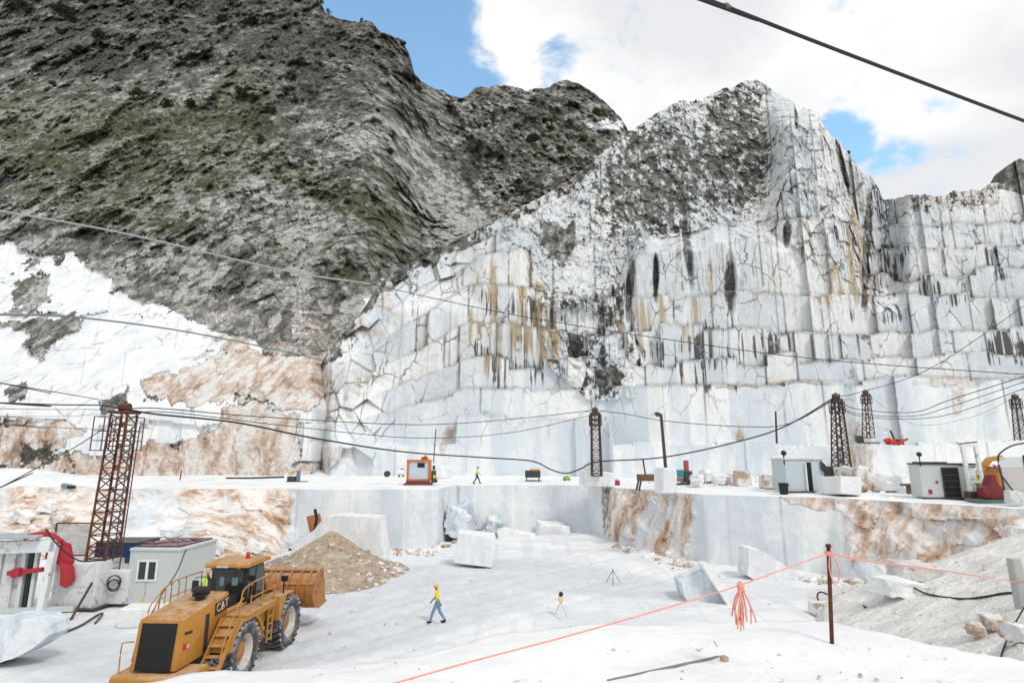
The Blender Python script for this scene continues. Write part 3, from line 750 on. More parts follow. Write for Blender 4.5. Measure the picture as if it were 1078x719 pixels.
WHITEP = pm('white_paint', (.74,.77,.77), .5, 0, .2, .06, (.6,.59,.57), .12)
PALEG = pm('pale_grey_panel', (.53,.56,.55), .55, 0, .15, .06, (.7,.7,.69))
PALEG2 = pm('pale_green_grey_panel', (.55,.60,.58), .55, 0, .15, .06, (.72,.72,.7))
DUSTYW = pm('dusted_white_sheet', (.62,.63,.63), .75, 0, .5, .1, (.76,.76,.75), .15)
BLUEP = pm('blue_paint', (.02,.045,.16), .5, 0, .12)
TEALP = pm('teal_paint', (.03,.24,.22), .5, 0, .15)
RUSTY = pm('rusty_lattice_steel', (.115,.042,.028), .75, .2, .05, .4, (.5,.45,.42), .5)
RUSTG = pm('weathered_lattice_steel', (.085,.062,.055), .7, .3, .08, .35, (.5,.48,.46), .35)
CABLE = pm('dark_steel_cable', (.035,.035,.037), .6, .4, 0, .2)
CABLEG = pm('grey_steel_cable', (.22,.225,.225), .6, .4, 0, .2)
ROPE = pm('coral_rope', (.78,.33,.25), .8, 0, .12, .25, (.8,.62,.55), 0, 14)
REBAR = pm('rusty_rebar', (.105,.033,.020), .8, .2, .06, .4, (.4,.3,.25), .5, 9)
CONC = pm('grey_concrete', (.42,.42,.41), .9, 0, .2, .15)
BROWNM = pm('brown_steel', (.13,.095,.06), .7, .1, .25, .3, (.5,.46,.42), .4)
YEL = pm('yellow_plastic', (.80,.50,.03), .5, 0, .1)
GREENP = pm('green_plastic', (.18,.38,.05), .6, 0, .05)
LAMPR = pm('red_lens', (.55,.02,.015), .2, 0, 0)
WOOD = pm('brown_plank', (.40,.17,.07), .8, 0, .15, .3)
def stone_mat(name, a, b, rust=0.0, sc=1.0, vein=.6):
    m, nt, bs, geo = newmat(name, .85, 0, .2)
    P = nt.node('ShaderNodeTexCoord').outputs['Object']
    info = nt.node('ShaderNodeObjectInfo')
    off = nt.node('ShaderNodeVectorMath', operation='ADD'); nt.l.new(P, off.inputs[0])
    comb = nt.node('ShaderNodeCombineXYZ'); nt.put(comb.inputs[0], nt.mul(info.outputs['Random'], 37.0)); nt.put(comb.inputs[2], nt.mul(info.outputs['Random'], 11.0))
    nt.l.new(comb.outputs[0], off.inputs[1]); P = off.outputs[0]
    n1 = nt.noise(nt.map(P, (1,1,.3)), .9*sc, 6, .6, .6); n2 = nt.noise(P, 5*sc, 6, .66)
    c = nt.mix(nt.ss(nt.add(nt.mul(n1,.7), nt.mul(n2,.3)), .38, .60), a, b)
    v = nt.math('ABSOLUTE', nt.add(nt.noise(nt.map(P, (1,1,.6), (3,1,9), (0,.6,.3)), .8*sc, 6, .6, 1.0), -.5))
    c = nt.mix(nt.mul(nt.math('SUBTRACT', 1.0, nt.ss(v, 0, .03)), .4*vein), c, (.42,.46,.52))
    if rust: c = nt.mix(nt.mul(nt.ss(nt.add(nt.noise(P, .7*sc, 5, .65), nt.mul(n2, .3)), .72-.2*rust, .80-.2*rust), .9), c, nt.mix(n2, (.22,.12,.06), (.62,.45,.32)))
    nt.put(bs.inputs['Base Color'], c); nt.put(bs.inputs['Normal'], nt.bump(nt.add(n2, n1), .5, .06))
    return m
ST_W = stone_mat('white_marble_block', (.72,.74,.76), (.85,.85,.845))
ST_B = stone_mat('blue_grey_marble_block', (.47,.56,.64), (.76,.79,.81))
ST_O = stone_mat('rust_stained_marble', (.66,.66,.65), (.80,.79,.77), .55)
ST_G = stone_mat('grey_stone', (.50,.495,.48), (.72,.71,.69), .05, 2.0)

# ---------------------------------------------------------------- stones and blocks
def rock_mesh(d, seed, rough=.08, cuts=5, bev=.04, skew=0.0):
    t = bmesh.new(); bmesh.ops.create_cube(t, size=1)
    rr = random.Random(seed)
    cor = {}
    for v in t.verts:
        v.co = Vector((v.co.x*d[0]*(1+rr.uniform(-skew, skew)), v.co.y*d[1]*(1+rr.uniform(-skew, skew)), v.co.z*d[2]*(1+rr.uniform(-skew, skew))))
    if bev: bmesh.ops.bevel(t, geom=t.edges[:], offset=bev, segments=1, affect='EDGES')
    bmesh.ops.triangulate(t, faces=[f for f in t.faces if len(f.verts) > 4])
    bmesh.ops.subdivide_edges(t, edges=t.edges[:], cuts=cuts, use_grid_fill=True)
    s = max(d); o = Vector((seed*7.3, seed*1.9, seed*.7))
    for v in t.verts:
        n = mnoise.noise(v.co*(1.3/s*2)+o)*1.3 + .5*mnoise.noise(v.co*(3.1/s*3)+o) + .3*mnoise.noise(v.co*(8/s*3)+o)
        v.co += v.co.normalized()*n*rough*min(d)
    return t
def stone(name, label, cat, loc, d, seed, rot=(0,0,0), rough=.08, skew=.08, mat=None, group=None, sink=.06, bev=None, lift=None):
    t = rock_mesh(d, seed, rough, 5, min(d)*.05 if bev is None else bev, skew)
    from mathutils import Euler
    bmesh.ops.transform(t, matrix=Euler(rot).to_matrix().to_4x4(), verts=t.verts)
    zmin = min(v.co.z for v in t.verts)
    bmesh.ops.translate(t, vec=(0,0,-zmin-sink*min(1, d[2])), verts=t.verts)
    m = MB(); m._add(t); o = m.build(name, mat or ST_W, None, True, 22); o.location = loc
    return tag(o, label, cat, group)
def scatter(name, pts, mat, smin, smax, seed, flat=.7):
    """loose pieces nobody would count: one object"""
    rr = random.Random(seed); bm = bmesh.new(); protos = []
    for k in range(5):
        t = bmesh.new(); bmesh.ops.create_icosphere(t, subdivisions=1, radius=1)
        for v in t.verts: v.co *= 1+rr.uniform(-.35,.35)
        protos.append(([v.co.copy() for v in t.verts], [[v.index for v in f.verts] for f in t.faces])); t.free()
    from mathutils import Euler
    for p in pts:
        vs, fs = rr.choice(protos); s = smin*(smax/smin)**(rr.random()**2.2); sc = Vector((s*rr.uniform(.7,1.3), s*rr.uniform(.7,1.3), s*flat*rr.uniform(.6,1.1)))
        M = Euler((rr.uniform(-.5,.5), rr.uniform(-.5,.5), rr.uniform(0,6.3))).to_matrix()
        nv = [bm.verts.new(Vector(p)+M @ Vector((v.x*sc.x, v.y*sc.y, v.z*sc.z))+Vector((0,0,s*.15))) for v in vs]
        for f in fs: bm.faces.new([nv[i] for i in f])
    me = bpy.data.meshes.new(name); bm.to_mesh(me); bm.free(); me.materials.append(mat)
    o = bpy.data.objects.new(name, me); COL.objects.link(o); o['kind'] = 'stuff'; return o

# ================================================================ WHEEL LOADER
def build_wheel(root, x, y, side, r=1.03, w=.74):
    c = Vector((x, y, r-.04))
    m = MB(); s = side
    m.lathe([(.30,-.10*s),(.52,-.06*s),(.56,.16*s),(.60,.30*s),(.64,.30*s),(.64,-.30*s)], c, 'x', 28)
    wheel = m.build('wheel', RIMW, root)
    m = MB()
    prof = [(.60,-.31),(.78,-.37),(.93,-.36),(.985,-.30),(1.0,-.15),(1.0,.15),(.985,.30),(.93,.36),(.78,.37),(.60,.31)]
    m.lathe([(a*r/1.03, b*w/.74) for a, b in prof+[prof[0]]], c, 'x', 44, False)
    for k in range(24):
        for sg in (-1, 1):
            a = 2*math.pi*(k+.25*sg)/24
            p = c+Vector((sg*.19*w/.74, math.cos(a)*r*.985, math.sin(a)*r*.985))
            t = bmesh.new(); bmesh.ops.create_cube(t, size=1)
            bmesh.ops.scale(t, vec=(.36,.115,.11), verts=t.verts)
            m._add(t, Matrix.Translation(p) @ Matrix.Rotation(a-math.pi/2, 4, 'X') @ Matrix.Rotation(sg*.5, 4, 'Z'))
    m.build('tyre', RUBBER, wheel)
    m = MB(); m.lathe([(.02,-.02*s),(.36,-.02*s),(.36,.10*s),(.24,.17*s),(.10,.20*s),(.02,.20*s)], c+Vector((0,0,0)), 'x', 20)
    for k in range(10):
        a = 2*math.pi*k/10; m.cyl(c+Vector((.10*s, math.cos(a)*.31, math.sin(a)*.31)), c+Vector((.13*s, math.cos(a)*.31, math.sin(a)*.31)), .025, n=6)
    m.build('hub', Y_WORN, wheel)
LPOS = on(255, 684, 0.0)
L_TH = R(-2.5)
def build_loader(loc):
    r = thing('wheel_loader', 'big dusty yellow orange wheel loader with its radiator end towards the viewer', 'wheel loader', loc, L_TH)
    for x, s in ((1.22,1),(-1.22,-1)):
        build_wheel(r, x, 0, s); build_wheel(r, x, 3.85, s)
    # rear frame and counterweight
    m = MB(); m.box((0,.1,1.15), (1.1,5.6,.6), bev=.04); m.cyl((-1.2,0,1.0), (1.2,0,1.0), .22, n=14); m.build('rear_frame', DGREY, r)
    m = MB(); m.prism([(-3.25,.72),(-3.25,1.15),(-3.15,1.22),(-2.0,1.22),(-1.9,1.0),(-2.2,.72)], 'x', -1.18, 1.3, .035)
    cw = m.build('counterweight', Y_PAINT, r)
    m = MB(); m.box((.55,-3.254,.85), (.42,.03,.10)); m.build('step_recess', BLACKP, cw)
    # engine hood
    hood_prof = [(-2.95,1.26),(-2.78,2.70),(-2.68,2.78),(-.05,3.06),(.0,3.0),(.0,1.26)]
    m = MB(); m.prism(hood_prof, 'x', -.76, .76, .09); hood = m.build('engine_hood', Y_PAINT, r)
    m = MB(); m.prism([(-2.985,1.30),(-2.94,1.30),(-2.775,2.66),(-2.82,2.66)], 'x', -.58, .58); g = m.build('radiator_grille', GRILLE, r)
    m = MB()
    for k in range(21):
        x = -.55+k*.055; m.bar((x,-2.992,1.32), (x,-2.826,2.64), .009)
    for k in range(4):
        t = k/3; m.bar((-.57,-2.99+.16*t,1.34+1.28*t), (.57,-2.99+.16*t,1.34+1.28*t), .022)
    m.build('grille_bars', BLACKP, g)
    for s in (-1, 1):
        m = MB(); m.box((s*.766,-1.38,1.98), (.02,.22,1.25)); m.build('side_vent', DGREY, r)
        m = MB()
        for k in range(16): m.box((s*.778,-1.38,1.42+k*.075), (.016,.2,.02))
        m.build('vent_louvres', BLACKP, r)
        m = MB(); m.box((s*.772,-2.45,2.30), (.03,.40,.07), (-.10,0,0)); m.build('hood_handle', BLACKP, r)
        # black plate with white letters
        m = MB(); m.box((s*.776,-.50,2.66), (.022,.86,.40), (.106,0,0)); pl = m.build('logo_plate', BLACKP, r)
        cu = bpy.data.curves.new('lettering', 'FONT'); cu.body = 'CAT'; cu.size = .40; cu.extrude = .006; cu.align_x = 'CENTER'; cu.align_y = 'CENTER'
        tmp = bpy.data.objects.new('lettering', cu); COL.objects.link(tmp); dg = bpy.context.evaluated_depsgraph_get()
        me = bpy.data.meshes.new_from_object(tmp.evaluated_get(dg)); bpy.data.objects.remove(tmp)
        me.transform(Matrix.Translation((s*.792,-.50,2.665)) @ Matrix.Rotation(.106, 4, 'X') @ Matrix.Rotation(s*R(90), 4, 'Z') @ Matrix.Rotation(R(90), 4, 'X'))
        me.materials.clear(); me.materials.append(RIMW); lo = bpy.data.objects.new('lettering', me); COL.objects.link(lo); lo.parent = pl
        m = MB(); y0 = -.50
        m.prism([(y0-.08,2.53),(y0+.08,2.545),(y0,2.63)], 'x', s*.797-.004, s*.797+.004); m.build('triangle_mark', YEL, pl)
        # rear lights
        m = MB(); m.box((s*.785,-2.62,1.92), (.06,.11,.16), bev=.01); m.build('tail_light', LAMPR, r)
        m = MB(); m.box((s*.778,-2.44,1.88), (.03,.12,.12), bev=.01); m.build('reflector', pm('pale_pink_reflector', (.7,.4,.42), .4, 0, .1), r)
    # air pre-cleaner on the hood
    m = MB(); m.cyl((.18,-.95,2.95), (.18,-.95,3.10), .17, n=16)
    m.lathe([(.20,0),(.27,.02),(.27,.09),(.22,.11),(.22,.14),(.30,.16),(.30,.24),(.22,.29),(.05,.32)], (.18,-.95,3.08), 'z', 22); m.build('air_intake_cap', BLACKP, r)
    m = MB(); m.cyl((.16,-.40,3.0), (.16,-.40,3.55), .06, n=12); m.cyl((.16,-.40,3.52), (.16,-.52,3.66), .06, n=12); m.build('exhaust_pipe', DGREY, r)
    # fenders over the rear wheels, platform and stairs
    for s in (-1, 1):
        m = MB(); arc = []; n = 12
        outer = [(math.cos(a)*1.24, .99+math.sin(a)*1.24) for a in [math.pi*(.12+.80*k/n) for k in range(n+1)]]
        inner = [(math.cos(a)*1.17, .99+math.sin(a)*1.17) for a in [math.pi*(.92-.80*k/n) for k in range(n+1)]]
        m.prism(outer+inner, 'x', min(s*.84, s*1.60), max(s*.84, s*1.60)); m.build('rear_fender', Y_PAINT, r)
        m = MB(); m.box((s*1.22,.95,2.24), (.80,2.5,.09), bev=.015); m.box((s*1.56,.95,2.13), (.05,2.5,.16)); m.build('side_platform', Y_PAINT, r)
        # stairs behind the wheel
        y0, z0, y1, z1 = -2.05, .62, -.55, 2.24
        m = MB()
        for xx in (.88, 1.50):
            m.prism([(y0-.14,z0),(y0+.16,z0),(y1+.18,z1+.02),(y1-.14,z1+.02)], 'x', s*xx-.022, s*xx+.022)
        st = m.build('stair_stringers', Y_PAINT, r)
        m = MB()
        for k in range(6):
            t = (k+.35)/6; m.box((s*1.19, y0+(y1-y0)*t, z0+(z1-z0)*t), (.60,.25,.035))
        m.build('stair_treads', Y_PAINT, st)
        # handrails
        hr = []
        m = MB()
        m.tube(smoothpath([(s*1.52,-.62,2.28),(s*1.52,-.58,3.0),(s*1.52,-.40,3.22),(s*1.52,.1,3.30)], 5), .026, 8)
        m.tube(smoothpath([(s*1.52,-1.75,1.15),(s*1.52,-1.55,1.75),(s*1.52,-.75,2.75),(s*1.52,-.42,2.9)], 5), .024, 8)
        m.tube(smoothpath([(s*1.55,.1,2.28),(s*1.55,.1,3.22),(s*1.55,.22,3.33),(s*1.55,1.9,3.33),(s*1.55,2.05,3.2),(s*1.55,2.05,2.28)], 5), .026, 8)
        m.tube([(s*1.55,.1,2.8),(s*1.55,2.05,2.8)], .02, 8)
        m.tube([(s*1.55,1.0,2.28),(s*1.55,1.0,3.33)], .022, 8)
        m.build('handrail', Y_PAINT, r)
        m = MB()
        m.tube(smoothpath([(s*.76,-2.35,2.82),(s*.76,-2.2,3.10),(s*.76,-1.5,3.50),(s*.76,-.9,3.60),(s*.76,-.75,3.45),(s*.76,-.75,2.98)], 5), .022, 8)
        m.tube([(s*.76,-1.5,2.90),(s*.76,-1.5,3.50)], .018, 8)
        if s < 0: m.build('hood_rail', Y_PAINT, r)
        else: m.bm.free()
        # side ladder between the axles
        m = MB()
        for yy in (1.75, 2.15): m.bar((s*1.50,yy,.75), (s*1.50,yy,2.2), .05)
        for k in range(5): m.bar((s*1.50,1.75,.85+k*.28), (s*1.50,2.15,.85+k*.28), .045)
        m.build('side_ladder', Y_PAINT, r)
        m = MB(); m.box((s*1.05,1.2,1.55), (.55,1.3,1.15), bev=.04); m.build('tank_box', Y_PAINT, r)
    m = MB(); m.tube(smoothpath([(-1.1,-2.95,1.2),(-1.1,-2.95,2.0),(-1.05,-2.9,2.1),(-.80,-2.8,2.1)], 4), .022, 8); m.build('rear_grab_rail', Y_PAINT, r)
    # cab
    m = MB(); m.box((0,.72,1.85), (1.5,1.5,1.0), bev=.04); m.build('cab_deck', Y_PAINT, r)
    m = MB(); m.box((.0,.62,2.5), (1.1,1.0,.5), bev=.06); m.build('hydraulic_box', BLACKP, r)
    m = MB(); m.prism([(1.35,2.15),(1.22,2.4),(1.32,3.66),(2.68,3.66),(2.98,2.8),(2.92,2.15)], 'x', -.72, .72, .03)
    cab = m.build('cab', BLACKP, r)
    for s in (-1, 1):
        MB().prism([(1.42,2.55),(1.47,3.55),(1.95,3.55),(1.95,2.4),(1.45,2.4)], 'x', s*.726-.006, s*.726+.006).build('side_window', GLASS, cab)
        MB().prism([(2.05,2.3),(2.05,3.55),(2.62,3.55),(2.84,2.82),(2.80,2.3)], 'x', s*.726-.006, s*.726+.006).build('door_window', GLASS, cab)
    MB().prism([(1.215,2.5),(1.318,3.56),(1.306,3.56),(1.203,2.5)], 'x', -.62, .62).build('rear_window', GLASS, cab)
    for x_, w_, h_ in ((-.25,.18,.34),(.28,.24,.30)): MB().box((x_,1.245,3.12), (w_,.012,h_), (-.09,0,0), .004).build('window_sticker', pm('pale_teal_sheet', (.16,.25,.25), .4, 0, 0), cab)
    m = MB(); m.prism([(1.0,3.66),(1.04,3.78),(1.22,3.86),(2.7,3.86),(2.98,3.78),(3.02,3.66)], 'x', -.90, .90, .045)
    roof = m.build('cab_roof', Y_PAINT, r)
    m = MB(); m.box((-.15,1.05,3.70), (.46,.14,.06)); m.build('roof_plate', RIMW, roof)
    m = MB(); m.cyl((.35,2.0,3.85), (.35,2.0,3.92), .09, n=14); m.lathe([(.085,0),(.085,.14),(.05,.19),(.01,.20)], (.35,2.0,3.92), 'z', 14); m.build('beacon', LAMPR, roof)
    for s in (-1, 1):
        m = MB(); m.tube([(s*.74,1.2,3.3),(s*1.16,1.0,3.32),(s*1.16,1.0,2.9)], .02, 6); m.box((s*1.16,.98,2.9), (.26,.07,.6), bev=.03); m.build('mirror', BLACKP, r)
        m = MB(); m.box((s*.5,1.0,3.62), (.16,.10,.10), bev=.02); m.build('work_light', DGREY, roof)
        m = MB(); m.box((s*.98,2.55,2.24), (.5,.9,.07), bev=.015); m.build('cab_step', Y_PAINT, r)
    # front frame, fenders, lift arms, bucket
    m = MB(); m.box((0,3.6,1.25), (.95,2.4,.85), bev=.05); m.prism([(3.05,1.6),(3.1,2.65),(3.5,2.75),(4.0,1.6)], 'x', -.5, .5, .04); m.cyl((-1.2,3.85,1.0), (1.2,3.85,1.0), .22, n=14)
    m.build('front_frame', Y_PAINT, r)
    for s in (-1, 1):
        m = MB(); m.prism([(2.55,1.35),(2.55,2.28),(3.2,2.28),(3.9,2.24),(3.9,2.18),(3.2,2.2),(2.65,1.35)], 'x', min(s*.85,s*1.6), max(s*.85,s*1.6), .015); m.build('front_fender', Y_PAINT, r)
        m = MB(); m.prism([(3.1,2.7),(3.25,2.85),(4.6,2.35),(5.9,1.55),(6.15,1.2),(5.95,1.05),(5.6,1.25),(4.4,1.95),(3.15,2.45)], 'x', s*.62-.09, s*.62+.09, .02); m.build('lift_arm', Y_WORN, r)
        m = MB(); m.cyl((s*.40,3.0,1.4), (s*.40,4.3,1.9), .11, n=12); m.cyl((s*.40,4.2,1.87), (s*.40,5.2,2.2), .055, n=10); m.build('lift_cylinder', DGREY, r)
        m = MB(); m.bar((s*1.45,3.15,2.2), (s*1.45,3.15,2.75), .05); m.box((s*1.45,3.2,2.86), (.28,.16,.22), bev=.03); m.build('headlight', BLACKP, r)
    m = MB(); m.prism([(4.2,1.7),(4.3,2.75),(4.55,2.8),(4.75,1.9),(4.6,1.4)], 'x', -.14, .14, .02); m.cyl((0,3.2,2.6), (0,4.35,2.65), .12, n=12); m.build('bell_crank', Y_WORN, r)
    # bucket, raised, its ribbed back towards the cab
    m = MB()
    outer = [(7.6,.92),(6.6,.86),(6.05,1.05),(5.78,1.45),(5.80,1.95),(6.10,2.42),(6.55,2.62),(6.95,2.62)]
    inner = [(6.95,2.55),(6.58,2.55),(6.16,2.36),(5.88,1.93),(5.86,1.48),(6.10,1.12),(6.62,.93),(7.6,.97)]
    m.prism(outer+inner, 'x', -1.72, 1.72); bk = m.build('bucket', Y_WORN, r, True, 50)
    for s in (-1, 1): MB().prism([(7.5,.9),(6.6,.84),(6.03,1.03),(5.76,1.45),(5.78,1.95),(6.08,2.44),(6.55,2.64),(6.95,2.64)], 'x', s*1.72-.03, s*1.72+.03).build('side_plate', Y_WORN, bk)
    m = MB()
    for x in (-1.45,-1.0,-.5,0,.5,1.0,1.45):
        m.prism([(6.0,1.0),(5.70,1.42),(5.70,1.98),(6.04,2.50),(6.5,2.70),(6.62,2.64),(6.12,2.43),(5.79,1.95),(5.77,1.45),(6.04,1.06)], 'x', x-.035, x+.035)
    m.tube([(-1.68,6.3,2.60),(1.68,6.3,2.60)], .07, 8); m.tube([(-1.68,5.85,2.06),(1.68,5.85,2.06)], .06, 8)
    m.build('back_ribs', Y_WORN, bk)
    for k in range(8): MB().prism([(7.5,.90),(7.9,.88),(7.9,.93),(7.5,1.04)], 'x', -1.6+k*.457-.07, -1.6+k*.457+.07).build('bucket_tooth', DGREY, bk)
    return r
build_loader(Vector((-11.30, 22.75, .0)))

# ================================================================ PEOPLE
SKIN = pm('skin', (.30,.16,.10), .6, 0, 0, .1)
def person(label, loc, rotz, stride, shirt, trousers, helmet, arm=(.25,-.25), h=1.75, lean=.04):
    root = thing('person', label, 'person', loc, rotz)
    k = h/1.75; V = []; E = []; Rd = []; B = []
    def add(co, r, par=None, bone='skin'):
        V.append(Vector(co)*k); Rd.append(r*k); B.append(bone)
        if par is not None: E.append((par, len(V)-1))
        return len(V)-1
    pel = add((0,0,.95), .135, None, 'leg'); wa = add((0,lean*.4,1.10), .125, pel, 'torso'); ch = add((0,lean,1.32), .15, wa, 'torso')
    nb = add((0,lean*1.2,1.47), .075, ch, 'torso'); nk = add((0,lean*1.4,1.53), .055, nb); hd = add((0,lean*1.6+.015,1.63), .092, nk); tp = add((0,lean*1.6,1.71), .075, hd)
    no = add((0,lean*1.6+.105,1.625), .016, hd)
    hands = []
    for s, sw in ((-1, arm[0]), (1, arm[1])):
        sh = add((s*.185,lean,1.42), .068, nb, 'torso'); el = add((s*.235,lean+sw*.55,1.16-abs(sw)*.05), .047, sh, 'torso'); 
        wr = add((s*.235,lean+sw*1.35+.05,.94+abs(sw)*.12), .032, el); pm_ = add((s*.23,lean+sw*1.55+.06,.87+abs(sw)*.12), .036, wr)
        hands.append((V[wr].copy(), V[pm_].copy(), s))
    for s, st in ((-1, stride), (1, -stride)):
        hp = add((s*.095,0,.90), .105, pel, 'leg'); kn = add((s*.105,st*.5+.05,.50), .068, hp, 'leg'); 
        an = add((s*.11,st*1.05-(.05 if st < 0 else 0),.095+(.05 if st < 0 else 0)), .046, kn, 'leg'); hl = add((s*.11,st*1.05-.04,.05), .045, an, 'shoe'); toe = add((s*.115,st*1.05+.16,.045), .040, hl, 'shoe')
    me = bpy.data.meshes.new('body'); me.from_pydata(V, E, []); tmp = bpy.data.objects.new('body', me); COL.objects.link(tmp)
    md = tmp.modifiers.new('skin', 'SKIN'); md.use_smooth_shade = True; md.branch_smoothing = .6
    for i, sv in enumerate(me.skin_vertices[0].data): sv.radius = (Rd[i], Rd[i]*(.72 if B[i] == 'torso' and abs(V[i].x) < .01 else 1)); sv.use_root = (i == 0)
    ss = tmp.modifiers.new('sub', 'SUBSURF'); ss.levels = 2; ss.render_levels = 2
    dg = bpy.context.evaluated_depsgraph_get(); bme = bpy.data.meshes.new_from_object(tmp.evaluated_get(dg)); bpy.data.objects.remove(tmp)
    bones = [(V[a], V[b], B[b]) for a, b in E]
    def near(p):
        best = None; bd = 9
        for a, b, n in bones:
            ab_ = b-a; t = max(0, min(1, (p-a).dot(ab_)/max(ab_.length_squared, 1e-9))); d = (p-a-ab_*t).length
            if d < bd: bd = d; best = n
        return best
    which = [near(p.center) for p in bme.polygons]
    sets = {}
    for nm in ('torso', 'leg', 'shoe'):
        t = bmesh.new(); t.from_mesh(bme); t.faces.ensure_lookup_table(); t.normal_update()
        for v in t.verts: v.co += v.normal*(.012 if nm != 'shoe' else .018)*k
        bmesh.ops.delete(t, geom=[f for f in t.faces if which[f.index] != nm], context='FACES'); sets[nm] = t
    t = bmesh.new(); t.from_mesh(bme)
    m = MB(); m._add(t)
    for wr, pmv, s in hands:       # five unequal, slightly curled fingers rooted in the palm
        d = (pmv-wr).normalized(); f = Vector((0,1,0))
        for q, ln in enumerate((.070,.082,.076,.058)):
            b0_ = pmv+f*(.027-.018*q)*k; m.tube([b0_-d*.01, b0_+d*.5*ln*k, b0_+d*.92*ln*k+Vector((-s*.022,.008,0))*k], [.010*k,.009*k,.007*k], 6)
        b0_ = wr+d*.03*k; m.tube([b0_, b0_+(f*.045+d*.025)*k, b0_+(f*.055+d*.06)*k], [.012*k,.010*k,.008*k], 6)
    m.build('body', SKIN, root, True, 60)
    for nm, t, mt in (('shirt', sets['torso'], shirt), ('trousers', sets['leg'], trousers), ('shoes', sets['shoe'], BLACKP)):
        if nm == 'shoes':
            for sd in (-1, 1):
                q = t.copy(); bmesh.ops.delete(q, geom=[v for v in q.verts if v.co.x*sd < 0], context='VERTS')
                left = set(q.verts); best = set()
                while left:
                    st = [left.pop()]; isl = set(st)
                    while st:
                        for e in st.pop().link_edges:
                            for v2 in e.verts:
                                if v2 in left: left.discard(v2); isl.add(v2); st.append(v2)
                    if len(isl) > len(best): best = isl
                bmesh.ops.delete(q, geom=[v for v in q.verts if v not in best], context='VERTS')
                m = MB(); m._add(q); m.build('shoe', mt, root, True, 60)
            t.free(); continue
        m = MB(); m._add(t); m.build(nm, mt, root, True, 60)
    hc = V[hd]+Vector((0,-.005,.035))*k
    m = MB(); m.lathe([(.118*k,0),(.120*k,.03*k),(.105*k,.08*k),(.07*k,.115*k),(.02*k,.128*k)], hc, 'z', 18); m.box(hc+Vector((0,.13,.006))*k, (.16*k,.09*k,.012*k), (-.15,0,0), .004); m.build('helmet', helmet, root)
    for s in (-1, 1):
        m = MB(); m.ball(V[hd]+Vector((s*.034,.083,.012))*k, .011*k, 1); m.build('eye', BLACKP, root)
        m = MB(); m.ball(V[hd]+Vector((s*.094,0,-.005))*k, (.014*k,.025*k,.034*k), 1); m.build('ear', SKIN, root)
    m = MB(); m.box(V[hd]+Vector((0,.088,-.045))*k, (.045*k,.012*k,.01*k), (0,0,0), .003*k); m.build('mouth', pm('lips', (.22,.07,.06), .5, 0, 0), root)
    return root
HIVIS = pm('yellow_work_shirt', (.72,.62,.02), .8, 0, 0, .12); HIVG = pm('hi_vis_lime_vest', (.52,.78,.04), .7, 0, 0, .1)
JEANS = pm('pale_blue_jeans', (.16,.28,.42), .85, 0, 0, .25); NAVY = pm('dark_trousers', (.03,.035,.05), .85, 0, 0, .2)
HELY = pm('yellow_helmet', (.82,.42,.02), .35, 0, 0); HELR = pm('red_helmet', (.50,.03,.03), .35, 0, 0); HELO = pm('orange_helmet', (.72,.26,.03), .35, 0, 0)
person('worker in yellow shirt, blue jeans and yellow helmet walking across the pit floor', gnd(460, 655), R(82), .30, HIVIS, JEANS, HELY, (-.22,.18))
person('worker in lime vest, dark trousers and red helmet striding along the upper bench', on(502, 509, ZB+.08), R(-75), .34, HIVG, NAVY, HELR, (.25,-.22))
person('worker in lime hi-vis vest standing behind the wheel loader by the grey cabin', gnd(216, 637), R(200), .04, HIVG, NAVY, HELO, (.1,.05))
person('worker in lime vest standing between the pale container and the red machine', on(1033, 527, ZB+.08), R(170), .05, HIVG, NAVY, HELO, (.12,.08), 1.68)

def mpp(p): return (p.y*CP+(p.z-CH)*SP)/F          # metres per photo pixel at a point
def bt(px, py): return on(px, py, ZB+.08)

